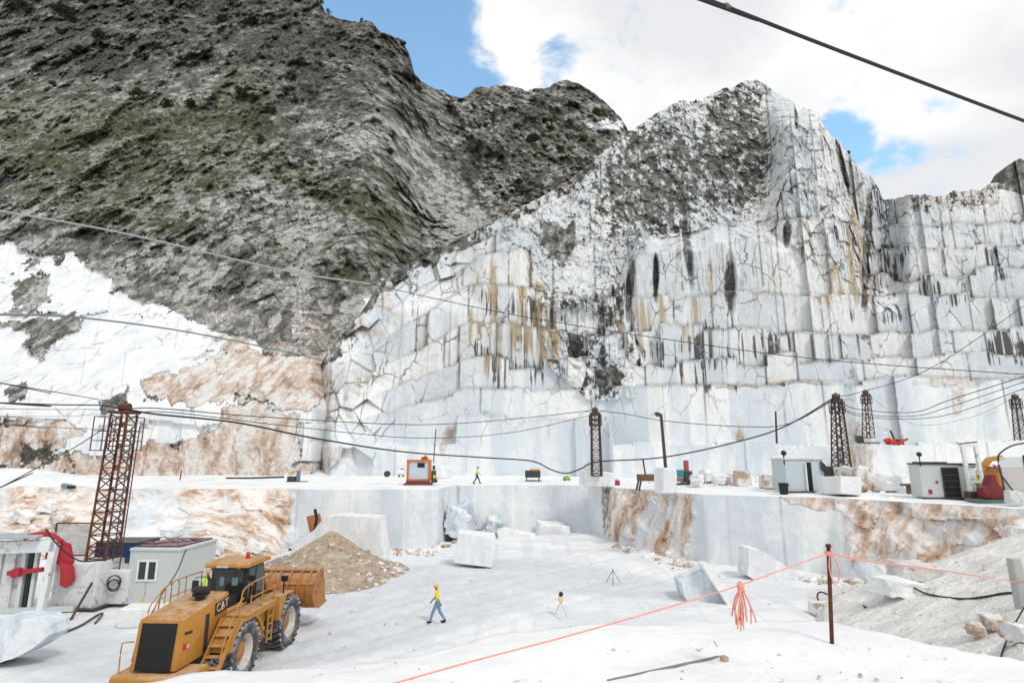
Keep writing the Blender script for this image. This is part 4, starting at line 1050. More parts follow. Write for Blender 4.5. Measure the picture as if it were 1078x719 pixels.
# ================================================================ LATTICE MASTS
def mast(name, label, foot, top, w0, w1, mat, panels, group, platform=False, ladder=False, base=None, r=.05):
    foot, top = Vector(foot), Vector(top); root = thing(name, label, 'mast', foot, 0, group); ax = top-foot
    def corner(t, i, j): 
        w = w0+(w1-w0)*t; return ax*t+Vector((i*w/2, j*w/2, 0))
    for i, j in ((-1,-1),(1,-1),(1,1),(-1,1)):
        m = MB(); m.bar(corner(0,i,j), corner(1,i,j), r*1.6); m.build('leg', mat, root)
    m = MB(); cs = [(-1,-1),(1,-1),(1,1),(-1,1)]
    for k in range(panels):
        t0, t1 = k/panels, (k+1)/panels
        for q in range(4):
            a, b = cs[q], cs[(q+1) % 4]
            m.bar(corner(t0,*a), corner(t0,*b), r*.8)
            m.bar(corner(t0,*(a if k % 2 else b)), corner(t1,*(b if k % 2 else a)), r*.8)
    m.build('bracing', mat, root)
    m = MB(); m.box(ax+Vector((0,0,.1)), (w1*1.3, w1*1.3, .14), bev=.02); m.cyl(ax+Vector((-.25,0,.38)), ax+Vector((.25,0,.38)), .26, n=14); m.cyl(ax+Vector((0,0,.1)), ax+Vector((0,0,.75)), .07); 
    m.build('pulley_head', mat, root)
    if platform:
        c = ax*.80+Vector((-w1*.5-.0, -.1, 0)); m = MB()
        m.box(c+Vector((.35,0,0)), (2.0,1.6,.05))
        for z in (.55, 1.1, 1.9):
            m.tube([c+Vector(p)+Vector((0,0,z)) for p in ((-.6,-.75,0),(1.3,-.75,0),(1.3,.75,0),(-.6,.75,0),(-.6,-.75,0))], .022, 6)
        for p in ((-.6,-.75),(.0,-.75),(.65,-.75),(1.3,-.75),(1.3,.75),(-.6,.75)): m.bar(c+Vector((*p,0)), c+Vector((*p,1.9)), .045)
        m.build('platform_cage', mat, root)
    else:
        m = MB(); c = ax*.90
        for z in (-.5, 0, .5): m.tube([c+Vector((a*w1*.72, b*w1*.72, z)) for a, b in ((-1,-1),(1,-1),(1,1),(-1,1),(-1,-1))], .045, 6)
        for a, b in cs+[(0,-1),(0,1),(1,0),(-1,0)]: m.bar(c+Vector((a*w1*.72, b*w1*.72, -.5)), c+Vector((a*w1*.72, b*w1*.72, .5)), .06)
        m.build('top_cage', mat, root)
    if ladder:
        m = MB(); o = Vector((w0*.5+.30,-.35,0))
        for s in (0, .42): m.bar(o+Vector((s,0,.4)), ax*.93+o+Vector((s-.05,0,0)), .045)
        n = 30
        for k in range(n):
            t = .04+.9*k/n; m.bar(ax*.93*t/.94+o+Vector((0,0,.0)), ax*.93*t/.94+o+Vector((.40,0,0)), .028)
        for k in range(5):
            t = .15+.17*k; m.bar(ax*t+Vector((w0*.4,-.3,0)), ax*t+o+Vector((.1,0,0)), .04)
        m.build('ladder', RUSTG, root)
    return root, top
LM_D = 33.5
_, TOP1 = mast('lattice_mast', 'tall rust red lattice derrick mast with a caged platform beside the grey cabin', (at(106,592,LM_D).x, LM_D, 0), at(131,436,LM_D), 1.12, .92, RUSTY, 17, 'lattice masts carrying the cables', True, True, r=.062)
f2 = bt(629.5,513); f2.z += .0
_, TOP2 = mast('lattice_mast', 'slim grey lattice mast standing on a white marble plinth at mid bench', (f2.x, f2.y+.6, ZB+1.1), at(626.5,436,f2.y+.6), 0.9, .72, RUSTG, 12, 'lattice masts carrying the cables', r=.06)
f3 = bt(884,517)
_, TOP3 = mast('lattice_mast', 'thick rusty lattice mast standing on a dark steel base behind the open-doored shed', (at(886,494,f3.y+2).x, f3.y+2, ZB+2.0), at(880.5,422,f3.y+2), 1.1, .62, RUSTG, 11, 'lattice masts carrying the cables', r=.075)
D4 = 73.0
_, TOP4 = mast('lattice_mast', 'smaller dark lattice mast on the high marble step with a cabinet at its foot', at(914.5,461,D4), at(911.5,416,D4), 1.0, .62, RUSTG, 9, 'lattice masts carrying the cables', r=.06)
_, TOP5 = mast('lattice_mast', 'narrow lattice mast on the high marble step at the right edge', at(1074.5,464,66), at(1069,421,66), .75, .55, RUSTG, 8, 'lattice masts carrying the cables', r=.06)
# cabinet at the foot of the small mast
p = at(905,465,72.0); c = thing('control_cabinet', 'small dark green cabinet at the foot of the mast on the high step', 'cabinet', p)
m = MB(); m.box((0,0,.35), (.75,.6,.8), bev=.03); m.build('housing', pm('dark_green_cabinet', (.03,.07,.06), .5, 0, .1), c)
m = MB(); m.box((0,-.31,.38), (.6,.02,.6)); m.build('door', DGREY, c)
m = MB(); m.box((1.1,.0,-.12), (2.3,.9,.14)); m.build('base_frame', DGREY, c)
# plain poles
def pole(label, p0, p1, r, mat, head=True):
    p0, p1 = Vector(p0), Vector(p1); o = thing('steel_pole', label, 'pole', p0); ax = p1-p0
    m = MB(); m.cyl((0,0,-.3), ax, r, r*.85, 12); m.build('shaft', mat, o)
    if head:
        m = MB(); m.box(ax+Vector((-.25,0,.15)), (.75,.35,.3), (0,.35,0), .04); m.cyl(ax+Vector((-.3,-.2,.15)), ax+Vector((-.3,.2,.15)), .22, n=12); m.build('pulley', DGREY, o)
    return o
fp = bt(701,512)
pole('tall dark steel pole leaning left on a white block at mid bench', at(701,494,fp.y), at(696,438,fp.y), .17, RUSTG)
pole('thin dark pole standing on the pale marble step left of the shed', at(817.5,464,71), at(816.5,433,71), .13, RUSTG, False)

# ================================================================ MARBLE BLOCKS AND STONES
def pixblock(name, label, outline, d, depth, mat, seed, cat='marble block', group=None, tilt=0.0):
    """irregular slab: outline seen from the front at depth d, given a real thickness"""
    P = [at(x, y, d) for x, y in outline]; o = sum(P, Vector())/len(P); o.z = min(p.z for p in P)
    rr = random.Random(seed); pts = []
    n = len(P)
    for i in range(n):
        a, b = P[i], P[(i+1) % n]; L = (b-a).length; k = max(2, int(L/.35))
        for j in range(k):
            q = a+(b-a)*j/k; pts.append((q.x-o.x+(rr.uniform(-.035,.035) if j else 0), q.z-o.z+(rr.uniform(-.035,.035) if j else 0)))
    m = MB(); t = bmesh.new(); rows = []; K = 7
    for q in range(K):
        y = depth*q/(K-1); rows.append([t.verts.new((x+rr.uniform(-.02,.02)+tilt*y, y, z+rr.uniform(-.02,.02))) for x, z in pts])
    for a, b in zip(rows, rows[1:]):
        for i in range(len(pts)): t.faces.new((a[i], b[i], b[(i+1) % len(pts)], a[(i+1) % len(pts)]))
    t.faces.new(rows[0]); t.faces.new(rows[-1][::-1])
    m._add(t); ob = m.build(name, mat, None, True, 25); o.z -= .10; ob.location = o
    return tag(ob, label, cat, group)
pixblock('marble_block', 'big white cut marble slab with a sloping left shoulder behind the gravel heap', [(306,580),(310,571),(330,557),(341,543),(352,541.5),(399,543.5),(400,560),(403.5,589),(395,600),(320,600)], 47.2, 2.6, ST_W, 1)
p = gnd(499, 599); stone('marble_block', 'clean white sawn marble block tipped to one side in the middle of the pit', 'marble block', p+Vector((0,1.1,.0)), (2.75,2.0,2.1), 3, (.03,.13,.06), .008, .01, ST_W, None, .02, .03)
p = gnd(500, 597); stone('prop_stone', 'small grey stone wedged under the tipped white block', 'stone', p+Vector((.4,.9,0)), (.7,.5,.25), 9, (0,0,.4), .15, .1, ST_G)
B = [ # name,label,px,py(foot),size,rot,rough,skew,mat
 ('fallen boulder','rounded grey boulder lying left of the tipped white block',479,569,(2.0,1.8,2.2),(.1,.2,.4),.28,.25,ST_B),
 ('fallen boulder','pointed pale blue boulder peeking over the left corner of the tipped block',489,566,(2.1,1.5,2.9),(.2,-.3,.3),.26,.25,ST_B),
 ('fallen boulder','white angular boulder peeking over the tipped block centre',500,562,(1.9,1.5,2.6),(.1,.35,.8),.26,.25,ST_W),
 ('fallen boulder','white angular boulder right behind the tipped block',511,561,(1.9,1.5,2.3),(-.2,-.3,.2),.26,.25,ST_W),
 ('fallen boulder','dark blue grey stone between the tipped block and the fallen slab',520,566,(1.6,1.5,1.5),(.2,.2,.1),.28,.25,ST_B),
 ('fallen boulder','white flat boulder at the right end of the long fallen slab',583,567,(3.0,2.0,1.3),(.05,.12,.1),.2,.25,ST_W),
]
for nm, lb, px, py, sz, rt, rg, sk, mt in B:
    stone('fallen_boulder', lb, 'boulder', gnd(px, py), sz, px, rt, rg, sk, mt)
pixblock('fallen_slab', 'long flat fallen marble slab lying at the bench foot right of the tipped block', [(525,567),(523,557),(528,555.5),(566,563.5),(567,568),(540,568)], 57.2, 1.6, ST_W, 5, 'marble slab', None, .2)
# boulder with the bright leaning slab
pixblock('marble_block', 'blue grey block with a dark joint under the leaning white slab', [(717,611),(748,595),(757,603),(775,634),(762,636),(742,637),(725,632),(721,626)], 34.0, 1.5, ST_B, 7)
pixblock('leaning_slab', 'bright white thin slab leaning on the blue grey block right of pit centre', [(740,592),(747,591.5),(776,631),(773,637),(768,637),(740,594)], 33.4, .9, ST_W, 8, 'marble slab')
# other blocks in the pit and on the bank
pixblock('fallen_boulder', 'white upright boulder against the blue bench wall right of the leaning slab', [(787,604),(789,576),(800,577),(822,590),(838,601),(846,611),(822,614),(800,611)], 40.2, 1.8, ST_W, 12, 'boulder')
p = S_B(945, 627); stone('fallen_boulder', 'large pale slab with rounded grey end resting on the rubble bank', 'boulder', p, (2.1,1.3,.65), 21, (.05,.06,.15), .26, .22, ST_W)
p = S_B(964, 612); stone('fallen_boulder', 'flat pale stone partly buried in the rubble bank behind the rounded slab', 'boulder', p, (1.9,1.3,.7), 22, (.1,.1,.2), .26, .22, ST_G)
p = gnd(880, 649); stone('fallen_boulder', 'low brown-ended stone beside the rusty rope post and black hose loop', 'boulder', p+Vector((0,.4,0)), (1.9,1.0,.55), 23, (0,.05,.1), .12, .15, ST_O)
for i, (px, py, sz, lb) in enumerate([(1050,662,(.75,.55,.34),'brownish white boulder on the rubble bank, the largest by the right edge'), (1072,676,(.6,.5,.34),'brown streaked boulder lowest at the right edge by the black cable'), (1030,672,(.55,.4,.25),'pale brown stone left of the black cable at the right edge')]):
    stone('fallen_boulder', lb, 'boulder', S_B(px, py), sz, 31+i, (.1,.1,.3*i), .30, .25, ST_O)
p = gnd(144, 662); stone('marble_block', 'low white block on the floor between the grey cabin and the wheel loader', 'marble block', p+Vector((0,.6,0)), (2.0,1.1,.85), 41, (0,0,.1), .03, .04, ST_W, None, .03)
pixblock('marble_block', 'long pale blue block tapering to a low point at the lower left corner', [(-90,702),(-90,656),(-20,652),(10,648),(36,650),(46,657),(49,667),(36,678),(14,690),(-16,699)], 23.6, 1.3, ST_B, 14)
# talus boulders down the left bench slope
tal = [(20,552,1.6,'white'),(50,540,1.3,'white'),(62,556,1.8,'rusty'),(40,566,1.4,'rusty'),(182,564,1.5,'white'),(225,584,1.4,'white'),(268,584,1.5,'white'),(304,580,1.3,'white')]
for i, (px, py, s, kind) in enumerate(tal):
    rr = random.Random(i+5); s *= .62; sz = (s*rr.uniform(1.0,1.5), s*rr.uniform(.7,1), s*rr.uniform(.5,.8))
    stone('talus_boulder', 'white marble boulder lying in the debris slope of the left bench' if kind == 'white' else 'rust stained boulder lying in the debris slope of the left bench', 'boulder', S_W(px, py), sz, 50+i, (rr.uniform(-.3,.3), rr.uniform(.1,.5), rr.uniform(-.6,.6)), .34, .32, ST_W if kind == 'white' else ST_O, 'boulders on the left debris slope')
# leaning plank-brown slab left of the big slab
p = at(334, 566, 50.9); p.z = 0
stone('leaning_slab', 'thin brown stained slab propped against the bench left of the big white slab', 'marble slab', p, (1.1,.25,3.1), 71, (-.05,-.30,.15), .04, .05, WOOD)
m = MB(); m.tube([(0,0,0),(.1,.1,.9),(-.1,.1,1.7)], .13, 7); o = m.build('hanging_hose', BLACKP); o.location = at(331,558,49.8); tag(o, 'black hose hanging down the bench beside the brown leaning slab', 'hose')
# bench-top stones
for i, (px, py, sz, mt, lb) in enumerate([
  (467,504,(2.0,1.5,1.5),ST_W,'pale block standing on the bench just right of the orange machine'),
  (629.5,512,(3.0,1.9,1.35),ST_W,'white marble plinth under the slim grey mast'),
  (703,519,(1.35,1.2,1.95),ST_W,'white upright block at the foot of the leaning dark pole'),
  (747,509,(2.6,1.6,1.2),ST_W,'white low rock in the row of rocks right of the red and teal machine'),
  (762,511,(1.8,1.3,.9),ST_W,'small white rock at the right end of the mid-bench rocks'),
  (776,510,(1.5,1.2,1.0),ST_O,'rust stained rock left of the square pale block'),
  (784,512,(2.2,1.6,1.4),ST_O,'orange brown rock beside the square pale block'),
  (814,515,(2.0,1.5,1.15),ST_O,'square pale block with rust marks left of the open-doored shed'),
  (889,522,(2.8,1.7,1.30),ST_W,'pale long block in front of the thick rusty mast'),
  (905,518,(2.4,1.8,1.5),ST_O,'rusty white rock right of the thick rusty mast'),
  (922,516,(2.6,1.8,1.1),ST_W,'white low rock right of the long pale block'),
  (945,519,(2.2,1.5,1.2),ST_W,'white rock left of the pale container'),
  (735,513,(1.0,.9,.9),ST_W,'white lump at the foot of the red and teal machine')]):
    stone('bench_rock', lb, 'rock', bt(px, py)+Vector((0,.5,0)), sz, 80+i, (.05,.05,.2*i), .06 if 'block' in lb or 'plinth' in lb else .30, .06 if 'block' in lb or 'plinth' in lb else .28, mt)

# ================================================================ GRAVEL HEAP and loose stones
M_GRAV = None
def gravel_mat():
    m, nt, bs, geo = newmat('beige_gravel', .95, 0, .1); P = geo.outputs['Position']
    v = nt.voro(P, 5.0); n1 = nt.noise(P, 3.0, 8, .72); n2 = nt.noise(P, .8, 4)
    f = nt.add(nt.mul(n1, .7), nt.mul(n2, .3))
    c = nt.ramp(f, [(.34,(.20,.145,.095)),(.47,(.37,.29,.21)),(.56,(.47,.39,.30)),(.68,(.62,.57,.50))])
    nt.put(bs.inputs['Base Color'], c); nt.put(bs.inputs['Normal'], nt.bump(nt.add(n1, nt.mul(v, .4)), .9, .12)); return m
M_GRAV = gravel_mat()
HC = on(352, 618, 0.0); HC = Vector((HC.x-1.5, 41.3, 0))
n = 150; g = np.linspace(-7.5, 7.5, n); gx, gy = np.meshgrid(g, g)
rad = np.sqrt((gx/.86)**2+(gy/.95)**2) + .55*fbm(gx/2.2, gy/2.2, gx*0, 4, 700)
hz = 2.9*np.clip(1-rad/5.6, 0, 1)**1.12 + .10*fbm(gx/.5, gy/.5, gx*0, 4, 710) + .5*np.exp(-((gx+5)/2.2)**2-((gy-1)/1.8)**2)
hz = np.where(rad < 6.1, hz+.12, -.4)
ho = grid_mesh('gravel_heap', np.stack([gx, gy, hz], -1), M_GRAV, None, None, True); ho.location = HC
tag(ho, 'conical heap of beige gravel with white stones in front of the big white slab', 'gravel heap')
rr = random.Random(3); pts = []
for k in range(800):
    a = rr.uniform(0, 6.28); q = 6.0*rr.random()**.33; x, y = q*math.cos(a)*.86, q*math.sin(a)
    i = int((x+7.5)/15*(n-1)); j = int((y+7.5)/15*(n-1)); pts.append((HC.x+x, HC.y+y, max(0, hz[j, i])-.02))
scatter('loose_heap_stones', pts, ST_G, .03, .24, 5)
pts = []
for k in range(900):   # foot of the bench walls
    px = rr.choice([rr.uniform(402,480), rr.uniform(405,470), rr.uniform(635,745), rr.uniform(640,745), rr.uniform(790,900), rr.uniform(300,330)])
    d = float(lin(np.array([px]), [(300,46),(320,50),(402,51.3),(455,51.5),(480,57),(636,55),(700,47.2),(745,43),(800,42.4),(900,39)])[0])-abs(rr.gauss(0,.9))
    a = float(ab(px, 545)[0]); pts.append((a*d, d, floor_z(a*d, d)-.03))
scatter('wall_foot_rubble', pts[:450], ST_O, .06, .55, 6); scatter('pale_wall_foot_rubble', pts[450:], ST_W, .06, .45, 7)
pts = []
for k in range(420):
    px = rr.uniform(0, 330); py = rr.uniform(548+max(0, px-200)*.25, 606); pts.append(S_W(px, py))
scatter('slope_debris', pts, ST_W, .05, .34, 8)
pts = [S_B(rr.uniform(880,1078), rr.uniform(585,690)) for k in range(360)]
scatter('bank_stones', pts, ST_G, .02, .11, 9)
pts = []
for k in range(500):
    px = rr.uniform(540, 960); e_ = float(lin(np.array([px]), [(540,511),(640,513),(740,519),(880,526),(960,530)])[0]); q = bt(px, e_-rr.uniform(4,9)); pts.append((q.x, q.y+rr.uniform(0,3), ZB+.02))
for k in range(600):
    px = rr.uniform(700, 1000); d = rr.uniform(58,68); pts.append((float(ab(px,500)[0])*d, d, ZB+.2+rr.uniform(0,.5)))
scatter('bench_rubble', pts, ST_W, .04, .34, 10)
pts = []
for k in range(1500):
    x, y = rr.uniform(-16, 22), rr.uniform(18, 54); pts.append((x, y, floor_z(x, y)-.02))
scatter('floor_stones', pts, ST_G, .015, .11, 11)
pts = []
for k in range(420):
    x = rr.uniform(-1.5, 4.2); y = rr.uniform(2.4, 5.4)
    if y < np.interp(x, *zip(*EDGE))-.25: pts.append((x, y, 6.40))
scatter('ledge_pebbles', pts, ST_G, .004, .022, 12)

# ================================================================ CABINS AND MACHINES ON THE PIT FLOOR, left
p = gnd(131, 638); q = gnd(184, 638)
cab_w = q.x-p.x; c = thing('site_cabin', 'pale grey site cabin with a small white window and dark red roof cover', 'cabin', ((p.x+q.x)/2, p.y, 0.05), R(-2))
W, Dp, H = cab_w, 3.6, 2.75
m = MB(); m.box((0,Dp/2,H/2+.1), (W,Dp,H)); m.build('walls', PALEG, c)
m = MB(); m.box((0,Dp/2,H+.13), (W+.16,Dp+.16,.14), bev=.02)
for s in (-1, 1): m.box((s*(W/2),-.005,H/2+.1), (.07,.07,H-.04)); m.box((s*(W/2),Dp,H/2+.1), (.07,.07,H-.04))
m.box((0,-.008,.14), (W,.05,.16)); m.box((W/2+.004,Dp/2,.14), (.05,Dp,.16)); m.build('trim', PALEG2, c)
m = MB(); m.box((-.05,Dp/2+.1,H+.24), (W-.25,Dp-.3,.10), bev=.03)
for k in range(6): m.box((-.9+.35*k, 1.0+.3*k, H+.32), (.7,.5,.07), (.05*k,.06,.3*k))
m.build('roof_cover', pm('maroon_roof_sheet', (.12,.045,.055), .7, 0, .3, .3), c)
m = MB(); wx, wz = -W*.13, 1.78
for s in (-1, 1): m.box((wx+s*.52,-.03,wz), (.09,.07,1.08)); m.box((wx,-.03,wz+s*.50), (.95,.07,.09))
m.box((wx,-.032,wz), (.13,.07,.92)); fr = m.build('window', WHITEP, c)
for s in (-1, 1):
    m = MB(); m.box((wx+s*.27,-.012,wz), (.40,.02,.90)); m.build('pane', GLASS, fr)
m = MB(); m.tube([(wx,-.03,1.25),(wx+.02,-.03,.5),(wx-.05,-.04,.35)], .015, 6); m.box((wx-.06,-.05,.3), (.09,.06,.14), bev=.01); m.build('power_lead', YEL, c)
# dusted tank unit and its screen
p = gnd(78, 643); c = thing('generator_box', 'white dust-covered steel generator box left of the grey cabin', 'generator', (p.x-.1, p.y, 0.05), R(-3))
m = MB(); m.box((-.1,1.0,1.15), (2.4,2.0,2.3), bev=.05); m.build('housing', DUSTYW, c)
m = MB()
for k in range(4): m.box((-1.15+.7*k,-.02,1.15), (.05,.04,2.2))
m.box((-.1,-.02,1.2), (2.3,.04,.06)); m.build('ribs', DUSTYW, c)
m = MB(); m.box((.0,1.0,.06), (2.6,2.2,.12)); m.build('skid', DGREY, c)
p2 = gnd(112, 641); c = thing('hose_tank', 'low pale tank with coiled hoses between the generator box and grey cabin', 'tank', (p2.x, p2.y+.3, 0.05))
m = MB(); m.box((0,.9,.95), (1.5,1.6,1.75), bev=.12); m.build('tank', DUSTYW, c)
for z, rr_ in ((1.25,.36),(1.1,.30)):
    m = MB(); m.tube([(.1+rr_*math.cos(a*.5),-.08-.02*a*.1,z+rr_*math.sin(a*.5)) for a in range(0,40)], .03, 6); m.build('hose_coil', DGREY, c)
m = MB(); m.box((0,.9,1.9), (.9,.7,.18), bev=.03); m.build('lid', PALEG, c)
p3 = at(85, 594, 36.0); c = thing('wire_screen', 'grey slatted screen in a dark frame standing behind the generator box', 'screen', (p3.x, 35.0, 0))
wS = 37*mpp(Vector((p3.x,35,2)))
m = MB()
for s in (-1, 1): m.bar((s*wS/2,0,0), (s*wS/2,0,4.1), .07)
m.bar((-wS/2,0,4.1), (wS/2,0,4.1), .07); m.bar((-wS/2,0,2.3), (wS/2,0,2.3), .06); m.build('frame', DGREY, c)
m = MB()
for k in range(17): m.box((0,.02,2.37+.10*k), (wS-.1,.03,.075))
m.build('slats', PALEG, c)
p4 = at(121, 596, 37.5); c = thing('blue_container', 'dark blue steel container half hidden behind the pale hose tank', 'container', (p4.x-.1, 37.5, 0))
m = MB(); m.box((0,1.2,1.3), (2.6,2.4,2.55), bev=.03); m.build('body', BLUEP, c)
m = MB()
for k in range(9): m.box((-1.2+.3*k,-.012,1.3), (.12,.05,2.3))
m.build('corrugation', BLUEP, c)
m = MB(); m.box((0,1.2,2.62), (2.66,2.46,.09)); m.build('top_rim', DGREY, c)
# portal saw frame, white, with red guard
p5 = gnd(42, 646); d5 = p5.y; c = thing('stone_saw', 'white portal frame stone saw with red guard and arm at the left edge', 'stone saw', (p5.x, d5, 0.05), R(6))
s5 = mpp(Vector((p5.x, d5, 2)))
m = MB(); m.bar((0,0,0), (.25,0,3.55), .34, .30); m.build('post', WHITEP, c)
m = MB(); m.bar((-5.0,0,0), (-4.9,0,3.4), .34, .30); m.build('post', WHITEP, c)
m = MB(); m.box((-2.35,0,3.25), (5.4,.34,.62), (0,-.02,0), .03); m.build('top_beam', WHITEP, c)
m = MB(); m.box((-2.6,.1,3.78), (4.6,1.5,.14), (0,-.015,0), .03); m.build('canopy', pm('grey_blue_roof', (.38,.45,.50), .6, 0, .25), c)
m = MB(); m.tube(smoothpath([(-1.3,-.05,3.72),(-.6,-.05,3.9),(.0,-.05,3.85),(.55,-.05,3.5)], 5), .13, 8); m.build('red_top_guard', REDP, c)
m = MB(); m.prism([(.15,3.6),(.75,3.3),(1.05,2.4),(.85,2.05),(.35,2.3),(-.35,2.6),(-.3,3.2)], 'y', .25, .5, .03); m.prism([(.55,2.5),(1.15,2.2),(1.3,1.5),(1.0,1.15),(.7,1.3)], 'y', .05, .35, .04); m.build('red_guard', REDP, c)
m = MB(); m.bar((-1.9,.1,1.95), (-.25,.1,2.1), .22); m.cyl((-1.45,-.12,1.98), (-1.45,.25,1.98), .24, n=14); m.build('arm', REDP, c)
for x, mt_, wd in ((-1.35,PALEG2,.20),(-1.0,BLACKP,.22),(-.75,PALEG2,.16),(-2.0,DUSTYW,.5),(-2.7,DUSTYW,.6)):
    m = MB(); m.box((x,.35,1.65), (wd,.22,3.2)); m.build('guide_column', mt_, c)
m = MB(); m.box((-2.6,.9,1.5), (2.2,1.0,2.6), bev=.05); m.build('machine_body', DUSTYW, c)
m = MB(); m.box((-3.1,.36,1.0), (.22,.2,.9)); m.build('dark_slot', BLACKP, c)
m = MB(); m.bar((-5.6,.2,.12), (1.5,.2,.12), .24); m.build('rail', PALEG, c)
# hose and bar lying on the ground in front
m = MB(); m.tube(smoothpath([gnd(58,671)+Vector((0,0,.06)), gnd(84,660)+Vector((0,0,.06)), gnd(100,650)+Vector((0,0,.08)), gnd(108,647)+Vector((0,0,.08)), gnd(100,657)+Vector((0,0,.06))]), .05, 7)
tag(m.build('ground_hose', DGREY), 'dark hose looped on the ground below the generator box', 'hose')
m = MB(); m.bar(gnd(74,653)+Vector((0,0,.02)), at(97,613,31.6), .09); tag(m.build('prop_bar', RUSTG), 'dark slanting bar propped against the dusted generator box', 'bar')

# ================================================================ MACHINES ON THE BENCH
p = bt(441, 511); s_ = mpp(p); c = thing('orange_machine', 'orange framed machine with pale blue front on dark red skids', 'machine', p, R(4))
m = MB()
for x in (-1.15, 1.0):
    m.box((x,.7,1.45), (.22,1.5,1.9), bev=.03)
m.box((-.08,.7,2.42), (2.4,1.55,.20), bev=.04); m.box((-.08,.7,.52), (2.4,1.5,.2)); m.build('frame', ORANGEP, c)
m = MB(); m.box((-.08,.15,1.45), (1.95,.15,1.75)); m.build('front_panel', pm('pale_blue_panel', (.48,.58,.66), .4, 0, .1), c)
m = MB(); m.box((.15,.055,1.98), (.72,.04,.45)); m.build('dark_window', BLACKP, c)
m = MB(); m.box((.45,.6,2.65), (.7,.6,.3), bev=.05); m.prism([(.1,2.5),(.5,3.0),(.9,2.5)], 'y', .3, .9); m.build('roof_hood', ORANGEP, c)
m = MB(); m.box((-.1,.6,.12), (2.75,2.0,.24), bev=.03); m.build('skid', REDD, c)
m = MB(); m.box((-.1,.3,.34), (2.3,1.2,.2)); m.build('undercarriage', DGREY, c)
m = MB(); m.box((1.42,.4,1.0), (.45,.6,.9), bev=.05); m.cyl((1.42,.2,1.5), (1.42,.2,1.95), .13); m.box((1.5,.1,.45), (.6,.5,.35), bev=.04); m.build('side_motor', DGREY, c)
m = MB(); m.box((1.5,.05,.85), (.25,.2,.3), bev=.03); m.build('control_box', YEL, c)
m = MB(); m.cyl((1.35,.5,2.2), (1.5,.5,5.6), .05); m.build('mast_rod', RUSTG, c)
p = bt(422, 502); c = thing('water_tank', 'small white tank on stand left of the orange machine', 'tank', p)
m = MB(); m.cyl((-.45,.2,.62), (.45,.2,.62), .42, n=18); m.build('tank', WHITEP, c)
m = MB()
for x in (-.3,.3): m.box((x,.2,.12), (.12,.7,.24))
m.box((.1,.2,1.08), (.5,.3,.1)); m.build('stand', DGREY, c)
p = bt(407, 502); c = thing('cable_reel', 'small dark cable reel on the bench left of the white tank', 'reel', p)
for y in (0,.5):
    m = MB(); m.lathe([(.36,-.03),(.42,-.03),(.42,.03),(.36,.03)], (0,y,.42), 'y', 18); m.build('flange', DGREY, c)
m = MB(); m.cyl((0,0,.42), (0,.5,.42), .2, n=14); m.build('drum', CABLEG, c)
p = bt(561, 507); c = thing('compressor', 'dark compressor with yellow lid on short legs at mid bench', 'compressor', p)
m = MB(); m.box((0,.5,.85), (1.75,1.1,.8), bev=.06); m.build('housing', pm('dark_navy_case', (.035,.045,.055), .5, 0, .1), c)
m = MB(); m.box((.25,.5,1.30), (1.15,1.0,.24), bev=.06); m.build('lid', pm('amber_lid', (.66,.27,.02), .5, 0, .1), c)
for x in (-.7,.7):
    for y in (.1,.9):
        m = MB(); m.bar((x,y,0), (x,y,.5), .09); m.build('leg', DGREY, c)
m = MB(); m.box((.1,.5,.12), (1.9,.9,.08)); m.build('skid', DGREY, c)
p = bt(596.5, 506); c = tag(MB().ball((0,0,.22), (.45,.35,.32), 3, .4, 4).build('green_sack', GREENP), 'small green sack lying on the bench right of the compressor', 'sack'); c.location = p
p = bt(615, 506); c = thing('fuel_drum', 'small amber drum beside the white plinth of the slim mast', 'drum', p)
m = MB(); m.lathe([(.24,0),(.25,.1),(.24,.3),(.25,.5),(.24,.7),(.05,.72)], (0,0,0), 'z', 16); m.build('barrel', YEL, c)
m = MB(); m.cyl((.05,0,.7), (.05,0,.85), .09); m.build('cap', DGREY, c)
for px, lb in ((618,'small red canister at the left foot of the white plinth'), (648.5,'red crate on the bench right of the white plinth')):
    p = bt(px, 511); c = thing('red_canister', lb, 'canister', p); big = px > 640
    m = MB(); m.box((0,0,.28), (.75 if big else .4,.35,.50), bev=.06); m.build('shell', REDP, c)
    m = MB(); m.tube([(-.12,0,.52),(-.1,0,.66),(.1,0,.66),(.12,0,.52)], .03, 6); m.build('handle', REDD, c)
p = bt(684, 516); c = thing('work_trestle', 'brown steel trestle standing on splayed legs left of the upright white block', 'trestle', p)
m = MB(); m.box((0,.5,1.05), (1.7,1.2,.55), bev=.05); m.build('top', BROWNM, c)
for x in (-.75,.75):
    for y in (.0,1.0):
        m = MB(); m.bar((x*.9,y,.9), (x*1.25,y,-.05), .14); m.build('leg', DGREY, c)
m = MB(); m.cyl((-.2,.5,1.3), (-.35,.5,2.6), .07); m.build('vertical_pipe', RUSTG, c)
p = bt(720, 511); c = thing('drill_rig', 'small drilling rig with red upright cylinder, teal box and dark arm', 'drilling rig', p)
m = MB(); m.cyl((.45,.4,.9), (.45,.4,2.45), .26, n=16); m.build('red_cylinder', pm('faded_red_cylinder', (.36,.09,.08), .6, 0, .15), c)
m = MB(); m.box((-.15,.35,1.15), (.85,.6,.75), bev=.05); m.build('teal_box', TEALP, c)
m = MB(); m.box((.5,.2,.85), (.75,.6,1.15), bev=.05); m.bar((.6,.1,.9), (1.25,.0,.1), .22); m.box((1.3,0,.1), (.5,.4,.22)); m.build('dark_arm', DGREY, c)
m = MB(); m.box((-.5,.5,.55), (1.1,.7,.35), bev=.06); m.build('tool_tray', pm('reddish_brown_tray', (.32,.14,.10), .7, 0, .2), c)
m = MB(); m.box((-.8,.9,1.45), (.8,.4,.3), bev=.05); m.build('sand_bag', pm('tan_cloth', (.50,.38,.24), .9, 0, .1), c)
